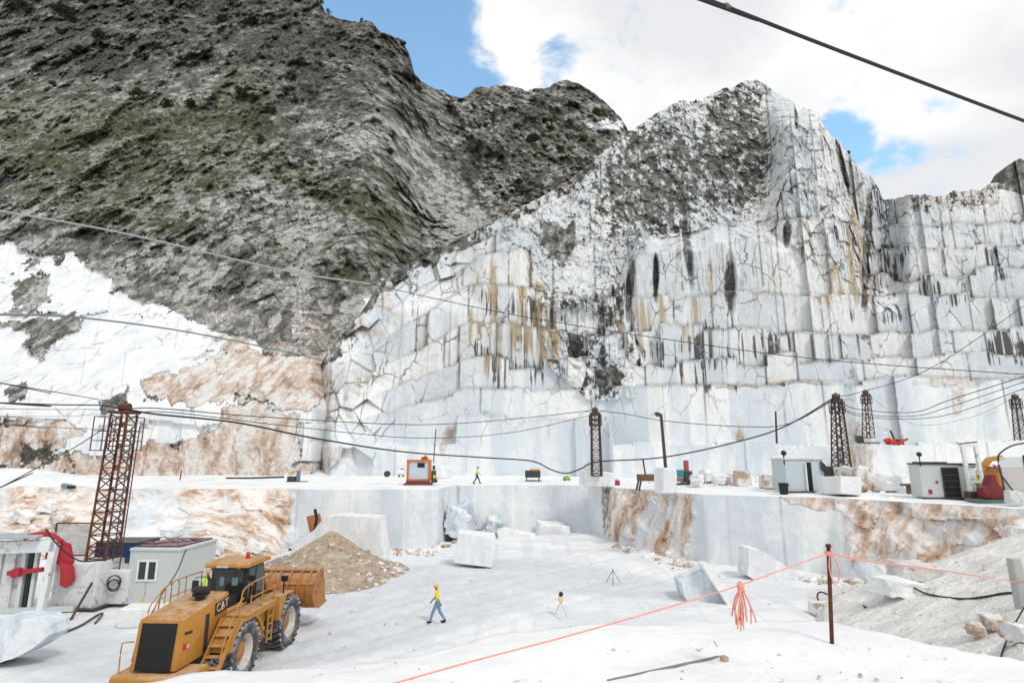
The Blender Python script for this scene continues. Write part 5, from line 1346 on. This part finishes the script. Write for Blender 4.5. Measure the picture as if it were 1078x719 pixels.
m = MB(); m.box((.1,.4,.12), (1.8,.9,.2)); m.build('base', DGREY, c)
p = bt(958, 521); c = thing('metal_stake', 'dark rusty stubs of steel lying left of the pale container', 'steel stubs', p)
m = MB(); m.bar((-.6,0,.75), (.55,0,.78), .16); m.box((.1,.2,.35), (.25,.25,.7)); m.build('stubs', BROWNM, c)
# shed with the open dark door
p = bt(849, 519); s_ = mpp(p); c = thing('machine_shed', 'pale blue grey shed with an open dark doorway beside the thick mast', 'shed', p, R(2))
m = MB(); m.box((-.72,1.0,1.35), (1.75,2.2,2.5)); m.box((1.05,1.0,1.35), (.95,2.2,2.5)); m.box((.37,1.1,1.35), (.5,2.0,2.4)); m.box((.37,.0,2.50), (.5,.2,.2)); m.build('walls', pm('pale_blue_panel_wall', (.50,.57,.60), .6, 0, .2, .08), c)
m = MB(); m.box((.37,.06,1.25), (.46,.06,2.2)); m.build('doorway', BLACKP, c)
m = MB(); m.box((.02,-.12,1.25), (.10,.30,2.15)); m.build('door_edge', WHITEP, c)
m = MB(); m.box((-.05,1.0,2.66), (3.3,2.4,.10)); m.build('roof', DUSTYW, c)
m = MB(); m.box((-.05,-.2,.10), (3.4,.25,.12)); m.build('sill_beam', DGREY, c)
m = MB(); m.cyl((-1.62,-.1,2.2), (-1.62,-.1,3.05), .05); m.ball((-1.62,-.15,3.12), .22, 2); m.build('flood_lamp', BLACKP, c)
m = MB()
for k in range(7): m.tube(smoothpath([(1.25,-.2,2.5-.1*k),(1.6,-.3,2.1-.1*k),(1.75,-.3,1.2),(1.55,-.25,.4+.05*k)], 4), .04, 5)
m.build('hose_bundle', DGREY, c)
p = bt(825.5, 520); c = thing('black_bin', 'black bin standing at the left corner of the open-doored shed', 'bin', p)
m = MB(); m.lathe([(.30,0),(.36,.75),(.40,.78),(.40,.84),(.05,.86)], (0,0,0), 'z', 16); m.build('drum', BLACKP, c); m = MB(); m.cyl((.3,0,.65), (.5,0,.65), .04); m.build('handle', DGREY, c)
# base of the thick mast
p = Vector((at(884,506,f3.y+2).x, f3.y+1.6, ZB)); c = thing('winch_base', 'dark rusty steel winch base under the thick lattice mast', 'winch base', p)
m = MB()
for x in (-1.05,-.35,.35,1.05): m.bar((x,-.5,0), (x,-.5,2.0), .16); m.bar((x,.9,0), (x,.9,2.0), .16)
m.box((0,.2,2.0), (2.5,1.7,.14)); m.box((0,.2,.12), (2.6,1.8,.2)); m.bar((-1.05,-.5,.1), (-.35,-.5,1.9), .1); m.bar((.35,-.5,.1), (1.05,-.5,1.9), .1); m.build('frame', RUSTG, c)
m = MB(); m.cyl((-.7,.2,1.0), (.7,.2,1.0), .55, n=18); m.build('winch_drum', RUSTY, c)
m = MB(); m.box((-1.35,-.1,1.0), (.3,1.2,1.9)); m.build('side_panel', DGREY, c)
# red machine on the high step
p = at(944, 470, 72.0); c = thing('red_excavator', 'tiny red machine with raised arm on the high marble step', 'machine', p)
m = MB(); m.box((.1,.4,.55), (1.7,1.1,.75), bev=.08); m.prism([(-1.2,.9),(-.6,1.1),(-.5,.5),(-.9,.3)], 'y', .1,.7,.03); m.build('body', pm('bright_red_paint', (.55,.05,.03), .45, 0, .1), c)
m = MB(); m.bar((.0,.3,.9), (-.35,.3,2.0), .16); m.bar((.8,.3,.6), (1.7,.3,.95), .18); m.build('arm', DGREY, c)
m = MB(); m.box((.1,.4,.12), (1.6,1.2,.24), bev=.08); m.build('tracks', BLACKP, c)
m = MB(); m.box((.15,-.17,.75), (.5,.04,.3)); m.build('window', GLASS, c)
# pale container at the right
p = bt(1002, 526); s_ = mpp(p); WC = 52*s_; c = thing('pale_container', 'pale grey green container with a dark open doorway and lamp pole', 'container', p, R(-14))
HCn = 36*s_
m = MB(); m.box((0,.9,HCn/2+.08), (WC,1.8,HCn-.1)); m.build('body', PALEG2, c)
m = MB(); m.box((0,.9,HCn+.05), (WC+.12,1.9,.10)); m.box((-WC*.2,.9,HCn+.14), (WC*.5,1.2,.10)); m.build('roof', DGREY, c)
m = MB(); m.box((.10,-.02,HCn*.48), (WC*.26,.06,HCn*.82)); dw = m.build('doorway', BLACKP, c)
m = MB()
for s in (-1, 1): m.box((.10+s*WC*.14,-.05,HCn*.48), (.07,.08,HCn*.86))
m.box((.10,-.05,HCn*.91), (WC*.28,.08,.07))
for k in range(4): m.box((.10,-.06,HCn*(.2+.17*k)), (WC*.24,.03,.05))
m.build('door_frame', RUSTG, dw)
m = MB(); m.box((0,.0,.06), (WC+.1,.2,.16)); m.build('base_beam', DGREY, c)
m = MB(); m.box((-WC*.22,-.012,HCn*.5), (.16,.02,.16)); m.box((-WC*.36,-.012,HCn*.22), (.22,.02,.30)); m.build('red_warning_plate', REDP, c)
m = MB(); m.cyl((-WC/2+.05,-.1,HCn*.95), (-WC/2+.05,-.1,HCn+.55), .035); m.ball((-WC/2+.05,-.12,HCn+.70), .17, 2); m.build('lamp_head', BLACKP, c)
m = MB(); m.box((WC*.41,-.12,HCn*.30), (WC*.26,.2,HCn*.5), bev=.02); m.box((WC*.38,-.1,HCn*.75), (WC*.22,.18,HCn*.32), bev=.02); m.build('white_side_box', WHITEP, c)
m = MB(); m.tube(smoothpath([(.4,-.1,HCn+.1),(1.2,-.15,HCn*.93),(2.0,-.15,HCn*.97),(2.9,-.1,HCn*.85),(3.1,-.1,HCn*.5)], 5), .035, 6); m.build('black_cable', BLACKP, c)
# white portal, red machine, orange excavator, slatted panel
p = bt(1040, 528); s_ = mpp(p); c = thing('white_portal', 'white rectangular portal frame standing behind the red machine', 'portal frame', p+Vector((0,.6,0)), R(-4))
for x in (-.42,.42):
    m = MB(); m.bar((x-.1,0,.6), (x-.2,0,3.55), .20); m.build('post', WHITEP, c)
m = MB(); m.bar((-.75,0,3.5), (.35,0,3.62), .18); m.bar((-.5,0,1.25), (.35,0,1.22), .16); m.build('crossbar', WHITEP, c)
m = MB(); m.bar((-.8,0,3.68), (.35,0,3.82), .08); m.build('top_rail', DGREY, c)
m = MB(); m.box((-.1,0,.3), (1.3,.6,.6)); m.build('base', RUSTG, c)
p = bt(1049, 529); c = thing('red_machine', 'dark red machine with a slanted pink faced plate on green skids', 'machine', p, R(-4))
m = MB(); m.prism([(-.62,.2),(.62,.2),(.60,.85),(.30,1.2),(.2,1.75),(-.0,1.7),(-.3,1.0),(-.6,.9)], 'y', .0, .7, .05); m.build('body', REDD, c)
m = MB(); m.prism([(.15,2.35),(.35,2.3),(1.28,1.62),(1.15,.75),(.95,.8),(.85,1.35)], 'y', -.12, .12, .02); m.build('slanted_plate', pm('pinkish_red_plate', (.42,.12,.14), .6, 0, .3), c)
m = MB(); m.box((0,.3,.10), (2.6,1.2,.18)); m.build('skid', pm('green_grey_skid', (.10,.17,.15), .6, 0, .15), c)
m = MB(); m.box((-.55,-.05,.55), (.35,.2,.5), bev=.04); m.build('gearbox', REDD, c)
p = bt(1027, 524); c = thing('orange_cabinet', 'orange box behind the white portal beside the pale container', 'cabinet', p+Vector((.15,1.2,.9)))
m = MB(); m.box((0,0,.65), (1.05,.6,.95), bev=.03); m.build('case', pm('ochre_orange', (.52,.22,.03), .5, 0, .15), c)
m = MB(); m.box((0,-.31,.65), (.8,.03,.7)); m.build('door', Y_PAINT, c)
m = MB(); m.box((0,0,-.35), (.9,.5,1.05)); m.build('stand', DGREY, c)
p = bt(1069, 524); c = thing('orange_excavator', 'orange machine boom showing behind the grey slatted panel at right', 'excavator', p+Vector((0,2.2,0)))
m = MB(); m.prism([(-.75,1.75),(-.2,2.35),(.3,2.8),(1.3,2.95),(1.5,2.65),(.5,2.5),(.1,2.1),(-.45,1.6)], 'y', -.15, .15, .03); m.build('boom', Y_PAINT, c)
m = MB(); m.box((1.2,0,1.3), (2.0,1.6,1.6), bev=.08); m.build('body', Y_PAINT, c)
m = MB(); m.box((1.2,0,.28), (2.2,1.8,.56), bev=.12); m.build('tracks', BLACKP, c)
p = bt(1070, 532); s_ = mpp(p); c = thing('slatted_panel', 'grey slatted panel with bent dark tube frame at the right edge', 'panel', p+Vector((0,.2,0)), R(-3))
m = MB()
for k in range(16): m.box((.35,.05,.75+.135*k), (1.35,.04,.11))
m.build('slats', PALEG, c)
m = MB(); m.tube(smoothpath([(-.35,0,0.1),(-.42,0,1.6),(-.45,0,2.75),(-.1,0,3.2),(.6,0,3.55),(1.5,0,3.7)], 5), .05, 8); m.tube([(-.42,0,1.75),(.35,-.3,.05)], .045, 7); m.tube([(1.05,0,.1),(1.05,0,2.95)], .05, 7); m.build('tube_frame', DGREY, c)
m = MB(); m.box((-.05,-.2,.45), (.9,.5,.8), (0,.1,.1), .1); m.build('plastic_wrap', DUSTYW, c)
# gear on the left bench
p = bt(311, 507.5); c = thing('pump_unit', 'small dark pump unit at the brink of the bench above the rusty corner', 'pump', p)
m = MB(); m.box((-.5,.2,.35), (.9,.6,.6), bev=.06); m.build('motor', DGREY, c); m = MB(); m.cyl((.25,.1,.1), (.25,.1,1.3), .22, n=14); m.build('upright_pump', pm('grey_blue_steel', (.16,.19,.23), .5, .2, .15), c)
m = MB(); m.box((.1,.2,.05), (2.2,.9,.10)); m.build('base_plate', BLACKP, c)
m = MB(); m.tube([bt(238,504)+Vector((0,0,.1)), bt(262,504)+Vector((0,0,.1)), bt(299,503)+Vector((0,0,.14))], .12, 8); tag(m.build('long_pipe', DGREY), 'long dark pipe lying along the bench left of the pump unit', 'pipe')
p = bt(189.5, 505); c = tag(MB().cyl((0,0,-.1), (.05,0,1.15), .07).build('marker_stake', REDD), 'short red stake standing on the left bench', 'stake'); c.location = p
p = bt(71, 514); p.z = float(S_W(71,514).z); c = thing('tool_bag', 'small blue and dark bag on the left berm behind the mast', 'bag', S_W(72,513))
m = MB(); m.box((0,0,.22), (1.0,.5,.42), (0,.2,.2), .12); m.build('bag', pm('grey_blue_cloth', (.18,.24,.32), .8, 0, .2), c); m = MB(); m.box((.45,-.1,.15), (.6,.5,.25), (0,0,.3), .06); m.build('dark_flap', BLACKP, c)

# ================================================================ TRIPODS AND THINGS ON THE PIT FLOOR
p = gnd(590.5, 648); c = thing('survey_tripod', 'survey tripod with a pale instrument and dark head on the pit floor', 'tripod', p)
for a in (0, 2.1, 4.2):
    m = MB(); m.bar((.38*math.cos(a+.5),.38*math.sin(a+.5),0), (0,0,.75), .035); m.build('leg', PALEG2, c)
m = MB(); m.box((0,0,.88), (.26,.2,.28), bev=.04); m.build('instrument', pm('pale_orange_case', (.75,.55,.36), .6, 0, .1), c)
m = MB(); m.ball((.02,-.02,1.12), .12, 2); m.build('dark_head', BLACKP, c)
p = gnd(645.5, 614); c = thing('wire_tripod', 'thin grey wire tripod standing on the far pit floor', 'tripod', p)
for a in (.3, 2.4, 4.5):
    m = MB(); m.bar((.55*math.cos(a),.55*math.sin(a),0), (0,0,.85), .03); m.build('leg', CABLEG, c)
m = MB(); m.cyl((0,0,0), (0,0,.95), .025); m.build('centre_rod', CABLEG, c)
for i, (px, py) in enumerate([(900,629),(906,630),(913,631)]):
    q = S_B(px, py); m = MB(); m.tube(smoothpath([(0,0,-.1),(.06,.05,.35),(.28,.1,.62)], 4), .055, 7); o = m.build('bent_bar', RUSTG); o.location = gnd(px, py+2)+Vector((0,.2,0))
    tag(o, ['leftmost','middle','rightmost'][i]+' of three short bent dark bars by the rubble bank', 'steel bar', 'bent bars by the rubble bank')
m = MB(); a_ = [gnd(864,638)+Vector((0,0,.05)), gnd(861,634)+Vector((0,0,.35)), gnd(865,631)+Vector((0,0,.45)), gnd(880,634)+Vector((0,0,.30)), gnd(900,638)+Vector((0,0,.30)), S_B(910,641)+Vector((0,0,.08))]
tag(m.tube(smoothpath(a_), .045, 7).build('hose_loop', CABLE), 'black hose looping over the low stone beside the rope post', 'hose')
m = MB(); tag(m.tube(smoothpath([S_B(955,619)+Vector((0,0,.25)), S_B(975,626)+Vector((0,0,.05)), S_B(1010,631)+Vector((0,0,.05)), S_B(1035,629)+Vector((0,0,.05)), S_B(1060,625)+Vector((0,0,.05)), S_B(1085,626)+Vector((0,0,.05))]), .04, 7).build('bank_cable', CABLE), 'black cable snaking across the grey rubble bank', 'cable')

# ================================================================ FOREGROUND: rope, post, cables at hand
def ledge_at(px, py): return on(px, py, 6.36)
pp = ledge_at(876, 680); top = at(872, 574, pp.y)
c = thing('rusty_post', 'rusty steel post stuck in the pale ledge with coral rope tied to it', 'post', pp)
ax = top-pp; m = MB(); m.cyl(-ax.normalized()*.25, ax, .017, .016, 10)
for k in range(34): q = ax*(k/34); m.cyl(q, q+ax.normalized()*.008, .0180, n=10)
m.build('bar', REBAR, c); m = MB(); m.cyl(ax*.985, ax*1.0+ax.normalized()*.012, .026, .022, 10); m.build('battered_head', REBAR, c)
tie = at(872.3, 582, pp.y-.02)
def rope_mesh(pts, r):
    P = smoothpath(pts, 10); m = MB(); m.tube(P, r, 7)
    for ph in (0, math.pi):
        L = 0; out = []
        for i, q in enumerate(P):
            if i: L += (q-P[i-1]).length
            a = L/.035*1.0+ph; out.append(q+Vector((0, math.sin(a)*r*.45, math.cos(a)*r*.45)))
        m.tube(out, r*.62, 5)
    return m
PIL = S_B(1073, 641); rope_end_r = at(1073, 613, PIL.y-.12)
r1 = [at(404,722,3.6)*2-at(500,695,3.9), at(404,722,3.6), at(500,695,3.9), at(600,668.5,4.2), at(700,640,4.5), at(775,617,4.75), at(830,597,5.0), tie]
tag(rope_mesh(r1, .0054).build('barrier_rope', ROPE), 'coral red rope rising from the bottom edge to the rusty post', 'rope')
tag(rope_mesh([tie, at(910,589.5,6.3), at(950,595,7.4), at(1010,603,9.6), rope_end_r], .009).build('barrier_rope', ROPE), 'coral red rope running from the rusty post to the concrete post at right', 'rope')
m = rope_mesh([tie+Vector((0,-.02,0)), at(873,596,pp.y-.03), at(876,609,pp.y-.03), at(881,613,pp.y-.03), at(884,604,pp.y-.03), at(880,590,pp.y-.03), at(874,584,pp.y-.03)], .006)
for k in range(4): m.tube([tie+Vector((.028*math.cos(a), .028*math.sin(a), -.015+.009*k)) for a in np.linspace(0, 6.28, 12)], .007, 5)
tag(m.build('rope_knot', ROPE), 'knotted rope end looped around the top of the rusty post', 'rope knot')
tc_ = at(779.5, 616, 4.75); c = thing('rope_tassel', 'bunch of coral rope strands hanging from the sloping rope', 'rope bundle', tc_)
m = MB(); m.ball((0,0,.0), (.026,.024,.032), 2, .3, 3); m.tube([(-.02,0,-.03),(.02,-.02,-.035),(.02,.02,-.03),(-.02,.015,-.028)], .008, 6); m.build('knot', ROPE, c)
rr = random.Random(8)
for k in range(13):
    x = rr.uniform(-.075,.085); L = rr.uniform(.20,.33); y = rr.uniform(-.03,.03)
    m = MB(); m.tube(smoothpath([(0,0,-.01),(x*.45,y,-.08),(x*.85,y,-L*.6),(x+rr.uniform(-.02,.02),y,-L)], 5), .0065, 5); m.build('strand', ROPE, c)
k_ = mpp(PIL); c = thing('concrete_post', 'grey concrete post holding the rope end on the rubble bank at the right edge', 'post', PIL)
m = MB(); m.box((.06,.0,20*k_), (9*k_,9*k_,58*k_), (0,-.02,0), .012); m.build('shaft', CONC, c); h_ = 27*k_; w_ = 5*k_
m = MB(); m.tube([(.06-w_,-w_,h_),(.06+w_,-w_,h_+.01),(.06+w_,w_,h_+.01),(.06-w_,w_,h_),(.06-w_,-w_,h_)], .013, 5); m.build('rope_tie', ROPE, c)
m = MB(); tag(m.tube(smoothpath([S_B(1092,640)+Vector((0,0,.5)), S_B(1080,648)+Vector((0,0,.25)), S_B(1069,662)+Vector((0,0,.1)), S_B(1060,678)+Vector((0,0,.06)), S_B(1053,694)+Vector((0,0,.04))]), .022, 7).build('black_lead', CABLE), 'black lead drooping past the brown boulders at the lower right edge', 'cable')
m = MB(); tag(m.cyl(ledge_at(640,722)+Vector((0,0,.035)), ledge_at(757,696)+Vector((0,0,.035)), .012, n=8).build('steel_rod', CABLEG), 'thin grey steel rod lying on the pale ledge at the bottom', 'rod')
p = ledge_at(763,700); m = MB(); m.box((0,0,.035), (.05,.05,.07), (0,0,.4), .006); o = m.build('wooden_peg', pm('tan_peg', (.46,.33,.22), .8, 0, .3)); o.location = p; tag(o, 'small tan peg at the right end of the steel rod', 'peg')
m = MB(); pts_ = [ledge_at(751,676)+Vector((0,0,.02)), ledge_at(755,684)+Vector((0,0,.03)), ledge_at(761,692)+Vector((0,0,.02))]
tag(m.tube(pts_, .008, 6).build('rope_scrap', ROPE), 'short scrap of red rope lying on the ledge above the peg', 'rope scrap')

# ================================================================ OVERHEAD CABLES
def cable(label, pts, r, mat=None, name='overhead_cable', cat='cable'):
    P = [at(*q) if len(q) == 3 and not isinstance(q, Vector) else Vector(q) for q in pts]
    if not isinstance(pts[0], Vector) and pts[0][0] < 0: P.insert(0, P[0]+(P[0]-P[1]).normalized()*40)
    if not isinstance(pts[-1], Vector) and pts[-1][0] > 1080: P.append(P[-1]+(P[-1]-P[-2]).normalized()*30)
    return tag(MB().tube(smoothpath(P, 10), r, 6).build(name, mat or CABLE), label, cat)
T1 = TOP1+Vector((0,0,.3)); T2 = TOP2+Vector((0,0,.4)); T3 = TOP3+Vector((0,0,.4)); T4 = TOP4+Vector((0,0,.3)); T5 = TOP5+Vector((0,0,.3))
cn_ = thing('near_cable', 'thick black cable crossing the sky at the top right corner', 'cable', (0,0,0))
P = smoothpath([at(700,-14,8.2)+(at(700,-14,8.2)-at(850,41,9.0))*8, at(700,-14,8.2), at(742,-1,8.4), at(850,41,9.0), at(960,83,9.8), at(1082,129,10.8), at(1200,172,11.9), at(1200,172,11.9)+(at(1200,172,11.9)-at(1082,129,10.8))*8], 10)
MB().tube(P, .032, 8).build('cable', CABLE, cn_)
q = at(765,7,8.52); m = MB(); m.ball(q, (.055,.05,.065), 2); m.cyl(q+Vector((-.07,0,.03)), q+Vector((.07,0,-.03)), .038, n=10); m.build('clamp', pm('worn_clamp', (.14,.12,.10), .5, .4, .1), cn_)
cable('pale thick cable sagging across the rocky slope at upper left and over the quarry face', [(-60,212,70),(0,222,72),(80,236,75),(150,250,78),(300,285,82),(390,299,85)], .13, pm('pale_steel_cable', (.36,.36,.355), .6, .3, 0, .2))
c2_ = thing('marked_cable', 'thin dark cable with knots crossing the stepped quarry face', 'cable', (0,0,0))
P2 = smoothpath([at(*q) for q in [(390,299,85),(470,317,82),(560,335,79),(700,357,76),(860,378,73),(1060,393,70),(1140,397,69)]], 12)
MB().tube(P2, .055, 6).build('cable', CABLE, c2_)
for q in P2[4::4]: MB().ball(q, (.16,.1,.1), 1).build('cable_knot', CABLE, c2_)
cable('thick grey cable running over the white slope at left to the brown rock', [(-40,329,38),(0,331,40),(90,335,48),(200,350,62),(300,370,78),(345,381,88)], .085, CABLEG)
cable('upper dark cable running left from the rust red mast head', [(-30,397,24),(0,403,25),(60,413,29),(115,423,32.5),T1], .022)
cable('thick dark cable running level to the left from the rust red mast', [(-30,422,24),(0,424,25),(60,426,29),(110,427,32),T1+Vector((0,0,-.1))], .038)
cable('fine dark cable just under the thick one left of the rust red mast', [(-30,429,22),(0,430,24),(60,431,28),(100,431,32),T1+Vector((0,0,-.25))], .014)
cable('lower slack cable left of the rust red mast', [(-30,443,24),(0,446,25),(60,450,29),(112,452,32.6)], .014)
cable('pale sagging wire left of the rust red mast', [(-30,436,24),(0,438,25),(70,438,30),(114,435,32.6)], .012, CABLEG)
cable('guy cable slanting down from the rust red mast cage to the lower left', [(-60,540,28),(0,513,29.5),(45,489,31),(80,470,32),(109,451,32.8)], .028)
cable('heavy cable sagging from the rust red mast across the whole bench to the right', [T1, (165,436,34),(250,445,37),(330,461,41),(420,475,46),(500,481,49),(550,484,51),(566,487,51),(582,495,51),(597,498,51),(612,493,51),(630,486,51),(700,481,50),(780,464,49),(830,447,50),T3], .062)
cable('thin cable from the rust red mast to the slim grey mast, the upper of two', [T1, (170,430,35),(280,439,41),(440,447,50),(540,441,57),T2], .035)
cable('thin cable from the rust red mast to the slim grey mast, the lower of two', [T1+Vector((0,0,-.3)), (180,434,35),(300,448,42),(440,461,50),(540,455,57),T2+Vector((0,0,-.4))], .030)
cable('cable sagging from the slim grey mast to the thick rusty mast', [T2, (660,436,62),(700,443,61),(780,449,58),(830,446,56),T3+Vector((0,0,-.2))], .04)
cable('cable rising from the thick rusty mast to the upper right of the face', [T3, (905,413,54),(981,387,56),(1078,322,58),(1130,285,59)], .035)
cable('slack cable behind the small mast looping right, the highest of three', [T3, (900,430,54),(960,434,52),(1000,421,50),(1078,396,46),(1120,380,44)], .035)
cable('slack cable behind the small mast looping right, the middle one', [T3+Vector((0,0,-.3)), (900,435,54),(960,438,52),(1000,428,50),(1078,402,46),(1120,386,44)], .03)
cable('slack cable behind the small mast looping right, the lowest of three', [T3+Vector((0,0,-.6)), (900,437,54),(950,441,52),(1000,436,50),(1078,409,46),(1120,392,44)], .03)
cable('faint wire joining the small mast and the mast at the right edge', [T4, (960,446,71),(1020,440,69),T5], .025, CABLEG)
cable('steep stay cable passing in front of the grey cabin', [(196,578,31.5),(186,602,30.5),(170,626,29.2),(158,650,28.0)], .028)
cable('black hose drooping from the red saw guard past the dusted generator box', [(48,556,30.4),(56,568,30.6),(70,582,31),(84,590,31.5),(100,590,32),(118,587,33),(150,578,35)], .04, CABLE, 'drooping_hose', 'hose')

# ================================================================ SHRUBS ON THE MOUNTAIN
def leaf_mat(name, a, b):
    m, nt, bs, geo = newmat(name, .8, 0, .15)
    n1 = nt.noise(geo.outputs['Position'], 1.2, 5, .65); nt.put(bs.inputs['Base Color'], nt.mix(nt.ss(n1,.35,.65), a, b)); return m
LEAF = leaf_mat('dark_shrub_leaves', (.012,.018,.008), (.045,.060,.022)); BARK = pm('shrub_bark', (.06,.05,.04), .9, 0, 0)
def shrub_mesh(seed, n=520):
    rr = random.Random(seed); bm = bmesh.new(); lobes = [(Vector((rr.uniform(-.55,.55), rr.uniform(-.4,.4), rr.uniform(.35,.85))), rr.uniform(.28,.5)) for k in range(7)]
    for k in range(n):
        c, q = rr.choice(lobes); d = Vector((rr.gauss(0,1), rr.gauss(0,1), rr.gauss(0,1))).normalized(); p = c+d*q*rr.random()**.4
        if p.z < .02: p.z = .02+rr.random()*.1
        s = rr.uniform(.05,.12); u = Vector((rr.gauss(0,1), rr.gauss(0,1), rr.gauss(0,1))).normalized(); v = u.orthogonal().normalized()
        bm.faces.new([bm.verts.new(p+u*s), bm.verts.new(p+v*s*.7), bm.verts.new(p-u*s), bm.verts.new(p-v*s*.7)])
    me = bpy.data.meshes.new('foliage'); bm.to_mesh(me); bm.free(); me.materials.append(LEAF); return me
def stem_mesh(seed):
    rr = random.Random(seed); m = MB()
    for k in range(4): m.tube([(0,0,-.3),(rr.uniform(-.15,.15),rr.uniform(-.1,.1),.3),(rr.uniform(-.5,.5),rr.uniform(-.3,.3),.75)], [.06,.04,.02], 5)
    o = m.build('stem', BARK); me = o.data; bpy.data.objects.remove(o); return me
SHR = [(shrub_mesh(k), stem_mesh(k)) for k in range(4)]
spots = [(10,8,16),(30,14,18),(68,16,20),(76,24,14),(104,41,20),(62,36,10),(195,36,10),(234,24,13),(219,56,10),(230,36,9),(130,5,22),(88,3,16),(124,97,13),(172,114,17),(200,114,18),(253,101,16),(268,108,16),
 (306,85,12),(285,120,13),(274,152,16),(312,109,12),(283,52,8),(390,128,9),(412,146,13),(410,163,12),(350,60,9),(366,74,8),(401,40,8),(425,48,8),(440,97,12),(472,118,15),(480,142,8),(398,118,7),(330,100,8),(315,34,8),(296,20,9),(240,70,8),(180,60,8),(160,25,9),(55,90,8),
 (560,152,20),(554,168,18),(576,130,13),(580,138,12),(628,122,16),(602,132,11),(545,134,9),(530,120,9),(612,150,10),(500,115,8),(486,108,9),(590,160,12),(365,215,10),(393,212,12),(120,225,9),(8,182,10),(430,190,8)]
for i, (px, py, s) in enumerate(spots):
    q = S_M(px, py); w_ = s*mpp(q)
    o = thing('mountain_shrub', 'small dark green shrub clinging to the grey rocky mountainside', 'shrub', q-Vector((0,0,.15*w_)), i*1.7, 'shrubs dotted over the mountain'); o.scale = (w_*.62, w_*.62, w_*.62)
    f, st = SHR[i % 4]
    fo = bpy.data.objects.new('foliage', f); COL.objects.link(fo); fo.parent = o
    if s >= 12: so_ = bpy.data.objects.new('stem', st); COL.objects.link(so_); so_.parent = o
q = S_M(145, 106); w_ = 26*mpp(q); o = thing('mountain_shrub', 'largest dark shrub on the mountainside, above the mossy band at upper left', 'shrub', q-Vector((0,0,.2*w_)), .4, 'shrubs dotted over the mountain'); o.scale = (w_*.62,)*3
fo = bpy.data.objects.new('foliage', SHR[0][0]); COL.objects.link(fo); fo.parent = o; so_ = bpy.data.objects.new('stem', SHR[0][1]); COL.objects.link(so_); so_.parent = o
for i, (px, py, s) in enumerate([(340,2,8),(347,12,9),(381,22,6),(562,97,6),(732,106,6),(895,158,7)]):
    q = S_M(px, py) if px < 700 else S_C(px, py+3); w_ = s*mpp(q)
    o = thing('ridge_tree', ['lone sapling on the ridge at the top left skyline','second sapling just below the top left skyline','tiny tree on the left ridge crest beside the blue gap','tiny tree on the middle ridge crest','tiny sapling on the left skyline of the marble peak','tiny sapling on the right skyline of the marble peak'][i], 'tree', q-Vector((0,0,.2*w_)), i, 'saplings on the skyline'); o.scale = (w_*.4, w_*.4, w_*.8)
    fo = bpy.data.objects.new('crown', SHR[i % 4][0]); COL.objects.link(fo); fo.parent = o
    so_ = bpy.data.objects.new('trunk', SHR[i % 4][1]); COL.objects.link(so_); so_.parent = o
